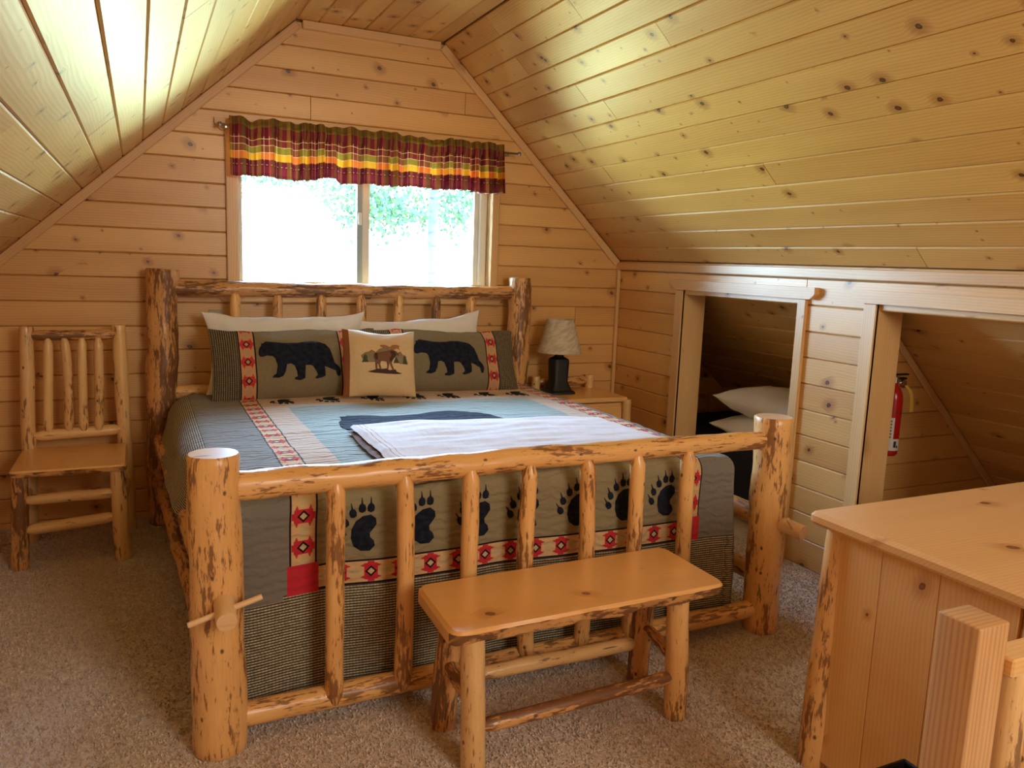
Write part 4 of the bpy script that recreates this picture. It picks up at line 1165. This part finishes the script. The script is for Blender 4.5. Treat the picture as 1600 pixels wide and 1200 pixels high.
ex = thing('fire_extinguisher', 'red fire extinguisher hanging on the wall inside the right cubby hole', 'fire extinguisher', (3.155, 2.535, .59))
redp = plain('red_enamel', srgb(176, 24, 22), .25)
EX = T(3.158, 2.535, .590)
lathe('cylinder', [(.0, 0), (.034, .003), (.041, .012), (.042, .03), (.042, .265), (.039, .29), (.030, .312), (.018, .330), (.013, .345), (.0, .345)], redp, ex, EX, 32)
lathe('neck', [(.013, .34), (.017, .345), (.017, .37), (.010, .372), (.0, .372)], metal, ex, EX, 20)
lb = plain('label_paper', srgb(216, 212, 204), .6)
def curved(name, a0, a1, z0, z1, r, mat, parent):
    vs, fs, uvs = [], [], []; n = 10
    for i in range(n + 1):
        a = a0 + (a1 - a0) * i / n
        for z in (z0, z1): vs.append((math.cos(a) * r, math.sin(a) * r, z)); uvs.append((a, z))
    for i in range(n): fs.append((2 * i, 2 * i + 2, 2 * i + 3, 2 * i + 1))
    return mesh_obj(name, vs, fs, uvs, mat, parent, EX)
band = curved('band', -PI, PI, .205, .222, .0428, blackp, ex)
l1 = curved('label', -2.75, -2.05, .03, .185, .0424, lb, ex)
l2 = curved('label', -2.4, -1.05, .03, .085, .0426, lb, ex)
for k, (a, zz, w_) in enumerate(((-1.95, .045, .3), (-1.6, .042, .22))): curved('print_mark', a, a + w_, zz, zz + (.030, .012)[k], .0432, plain('dark_print', srgb(30, 40, 60), .6), l2)
for k in range(6): curved('print_mark', -2.6, -2.3, .09 + k * .015, .098 + k * .015, .0432, plain('dark_print', srgb(90, 90, 100), .6), l1)
bbox('lever', (3.125, 2.525, .968), (3.235, 2.545, .976), blackp, ex, .002)
bbox('handle', (3.135, 2.523, .948), (3.222, 2.547, .958), blackp, ex, .002)
lathe('gauge', [(.0, 0), (.018, 0), (.018, .012), (.0, .012)], metal, ex, T(3.185, 2.520, .932) @ Matrix.Rotation(PI / 2, 4, 'X'), 20)
tg = Mat('yellow_tag', .6); tg.color(srgb(214, 176, 70))
pts = [(3.190, 2.50, .925), (3.208, 2.494, .905), (3.222, 2.492, .88), (3.229, 2.492, .85), (3.231, 2.492, .80)]
vs = []; 
for (x_, y_, z_) in pts: vs += [(x_ - .011, y_, z_), (x_ + .011, y_ - .001, z_), (x_ + .011, y_ + .0005, z_), (x_ - .011, y_ + .001, z_)]
fs = [(0, 1, 2, 3)] + [(4 * i + k, 4 * i + (k + 1) % 4, 4 * i + 4 + (k + 1) % 4, 4 * i + 4 + k) for i in range(4) for k in range(4)] + [(16, 19, 18, 17)]
mesh_obj('hang_tag', vs, fs, [(v_[0], v_[2]) for v_ in vs], tg.m, ex, Matrix.Identity(4))
bbox('wall_bracket', (3.135, 2.575, .80), (3.18, 2.60, .93), blackp, ex, .002)

# ------------------------------------------------------------------ OUTSIDE THE WINDOW
lf = Mat('aspen_leaf', .6, .3); r0 = lf.rand(); x, y, z = lf.obj()
lf.color(lf.mix(lf.noise(lf.vec(x, y, z), 3.0, 2.0), srgb(20, 48, 30), srgb(34, 62, 34)))
bk = Mat('birch_bark', .8); x, y, z = bk.obj()
bk.color(bk.mix(bk.noise(bk.vec(x * 3.0, y * 3.0, z * 14.0), 1.0, 3.0).sm(.60, .66), srgb(40, 52, 56), srgb(14, 18, 26)))
def tree(label, x0, y0, r, lean_, blobs, seed, nleaf, ls=.07):
    t = thing('birch_tree', label, 'tree', (x0, y0, -3.0))
    trunk = log('trunk', (x0 - lean_, y0, -3.0), (x0 + lean_ * .6, y0, 4.5), r, r * .6, t, 'log', lump=.03)
    trunk.data.materials.clear(); trunk.data.materials.append(bk.m); trunk.data.materials.append(bk.m)
    rr = random.Random(seed); vs, fs = [], []
    for (cx, cy, cz_, sx, sz, n) in blobs:
        for _ in range(n):
            a = Vector((rr.gauss(0, sx), rr.uniform(-.5, .5), rr.gauss(0, sz))) + Vector((cx, cy, cz_))
            d1 = Vector((rr.uniform(-1, 1), rr.uniform(-.4, .4), rr.uniform(-1, 1))).normalized() * ls * rr.uniform(.6, 1.2)
            d2 = Vector((rr.uniform(-1, 1), rr.uniform(-.4, .4), rr.uniform(-1, 1))).normalized() * ls * .5
            b = len(vs); vs += [a, a + d1 * .5 + d2, a + d1, a + d1 * .5 - d2]; fs.append((b, b + 1, b + 2, b + 3))
    f_ = mesh_obj('foliage', vs, fs, None, lf.m, t, Matrix.Identity(4)); f_['kind'] = 'stuff'
tree('pale birch trunk with leaves behind the right window pane', 3.49, 10.0, .085, .10, [(2.85, 10.2, 2.05, .32, .16, 1300), (4.0, 10.3, 2.15, .22, .2, 700), (3.3, 10.2, 2.6, .8, .25, 900)], 5, 0)
tree('leafy birch seen high in the left window pane', .4, 12.5, .09, .1, [(1.77, 12.5, 2.49, .45, .14, 450), (2.7, 12.5, 2.34, .35, .18, 300), (1.56, 12.5, 2.98, 1.0, .25, 900)], 6, 0)
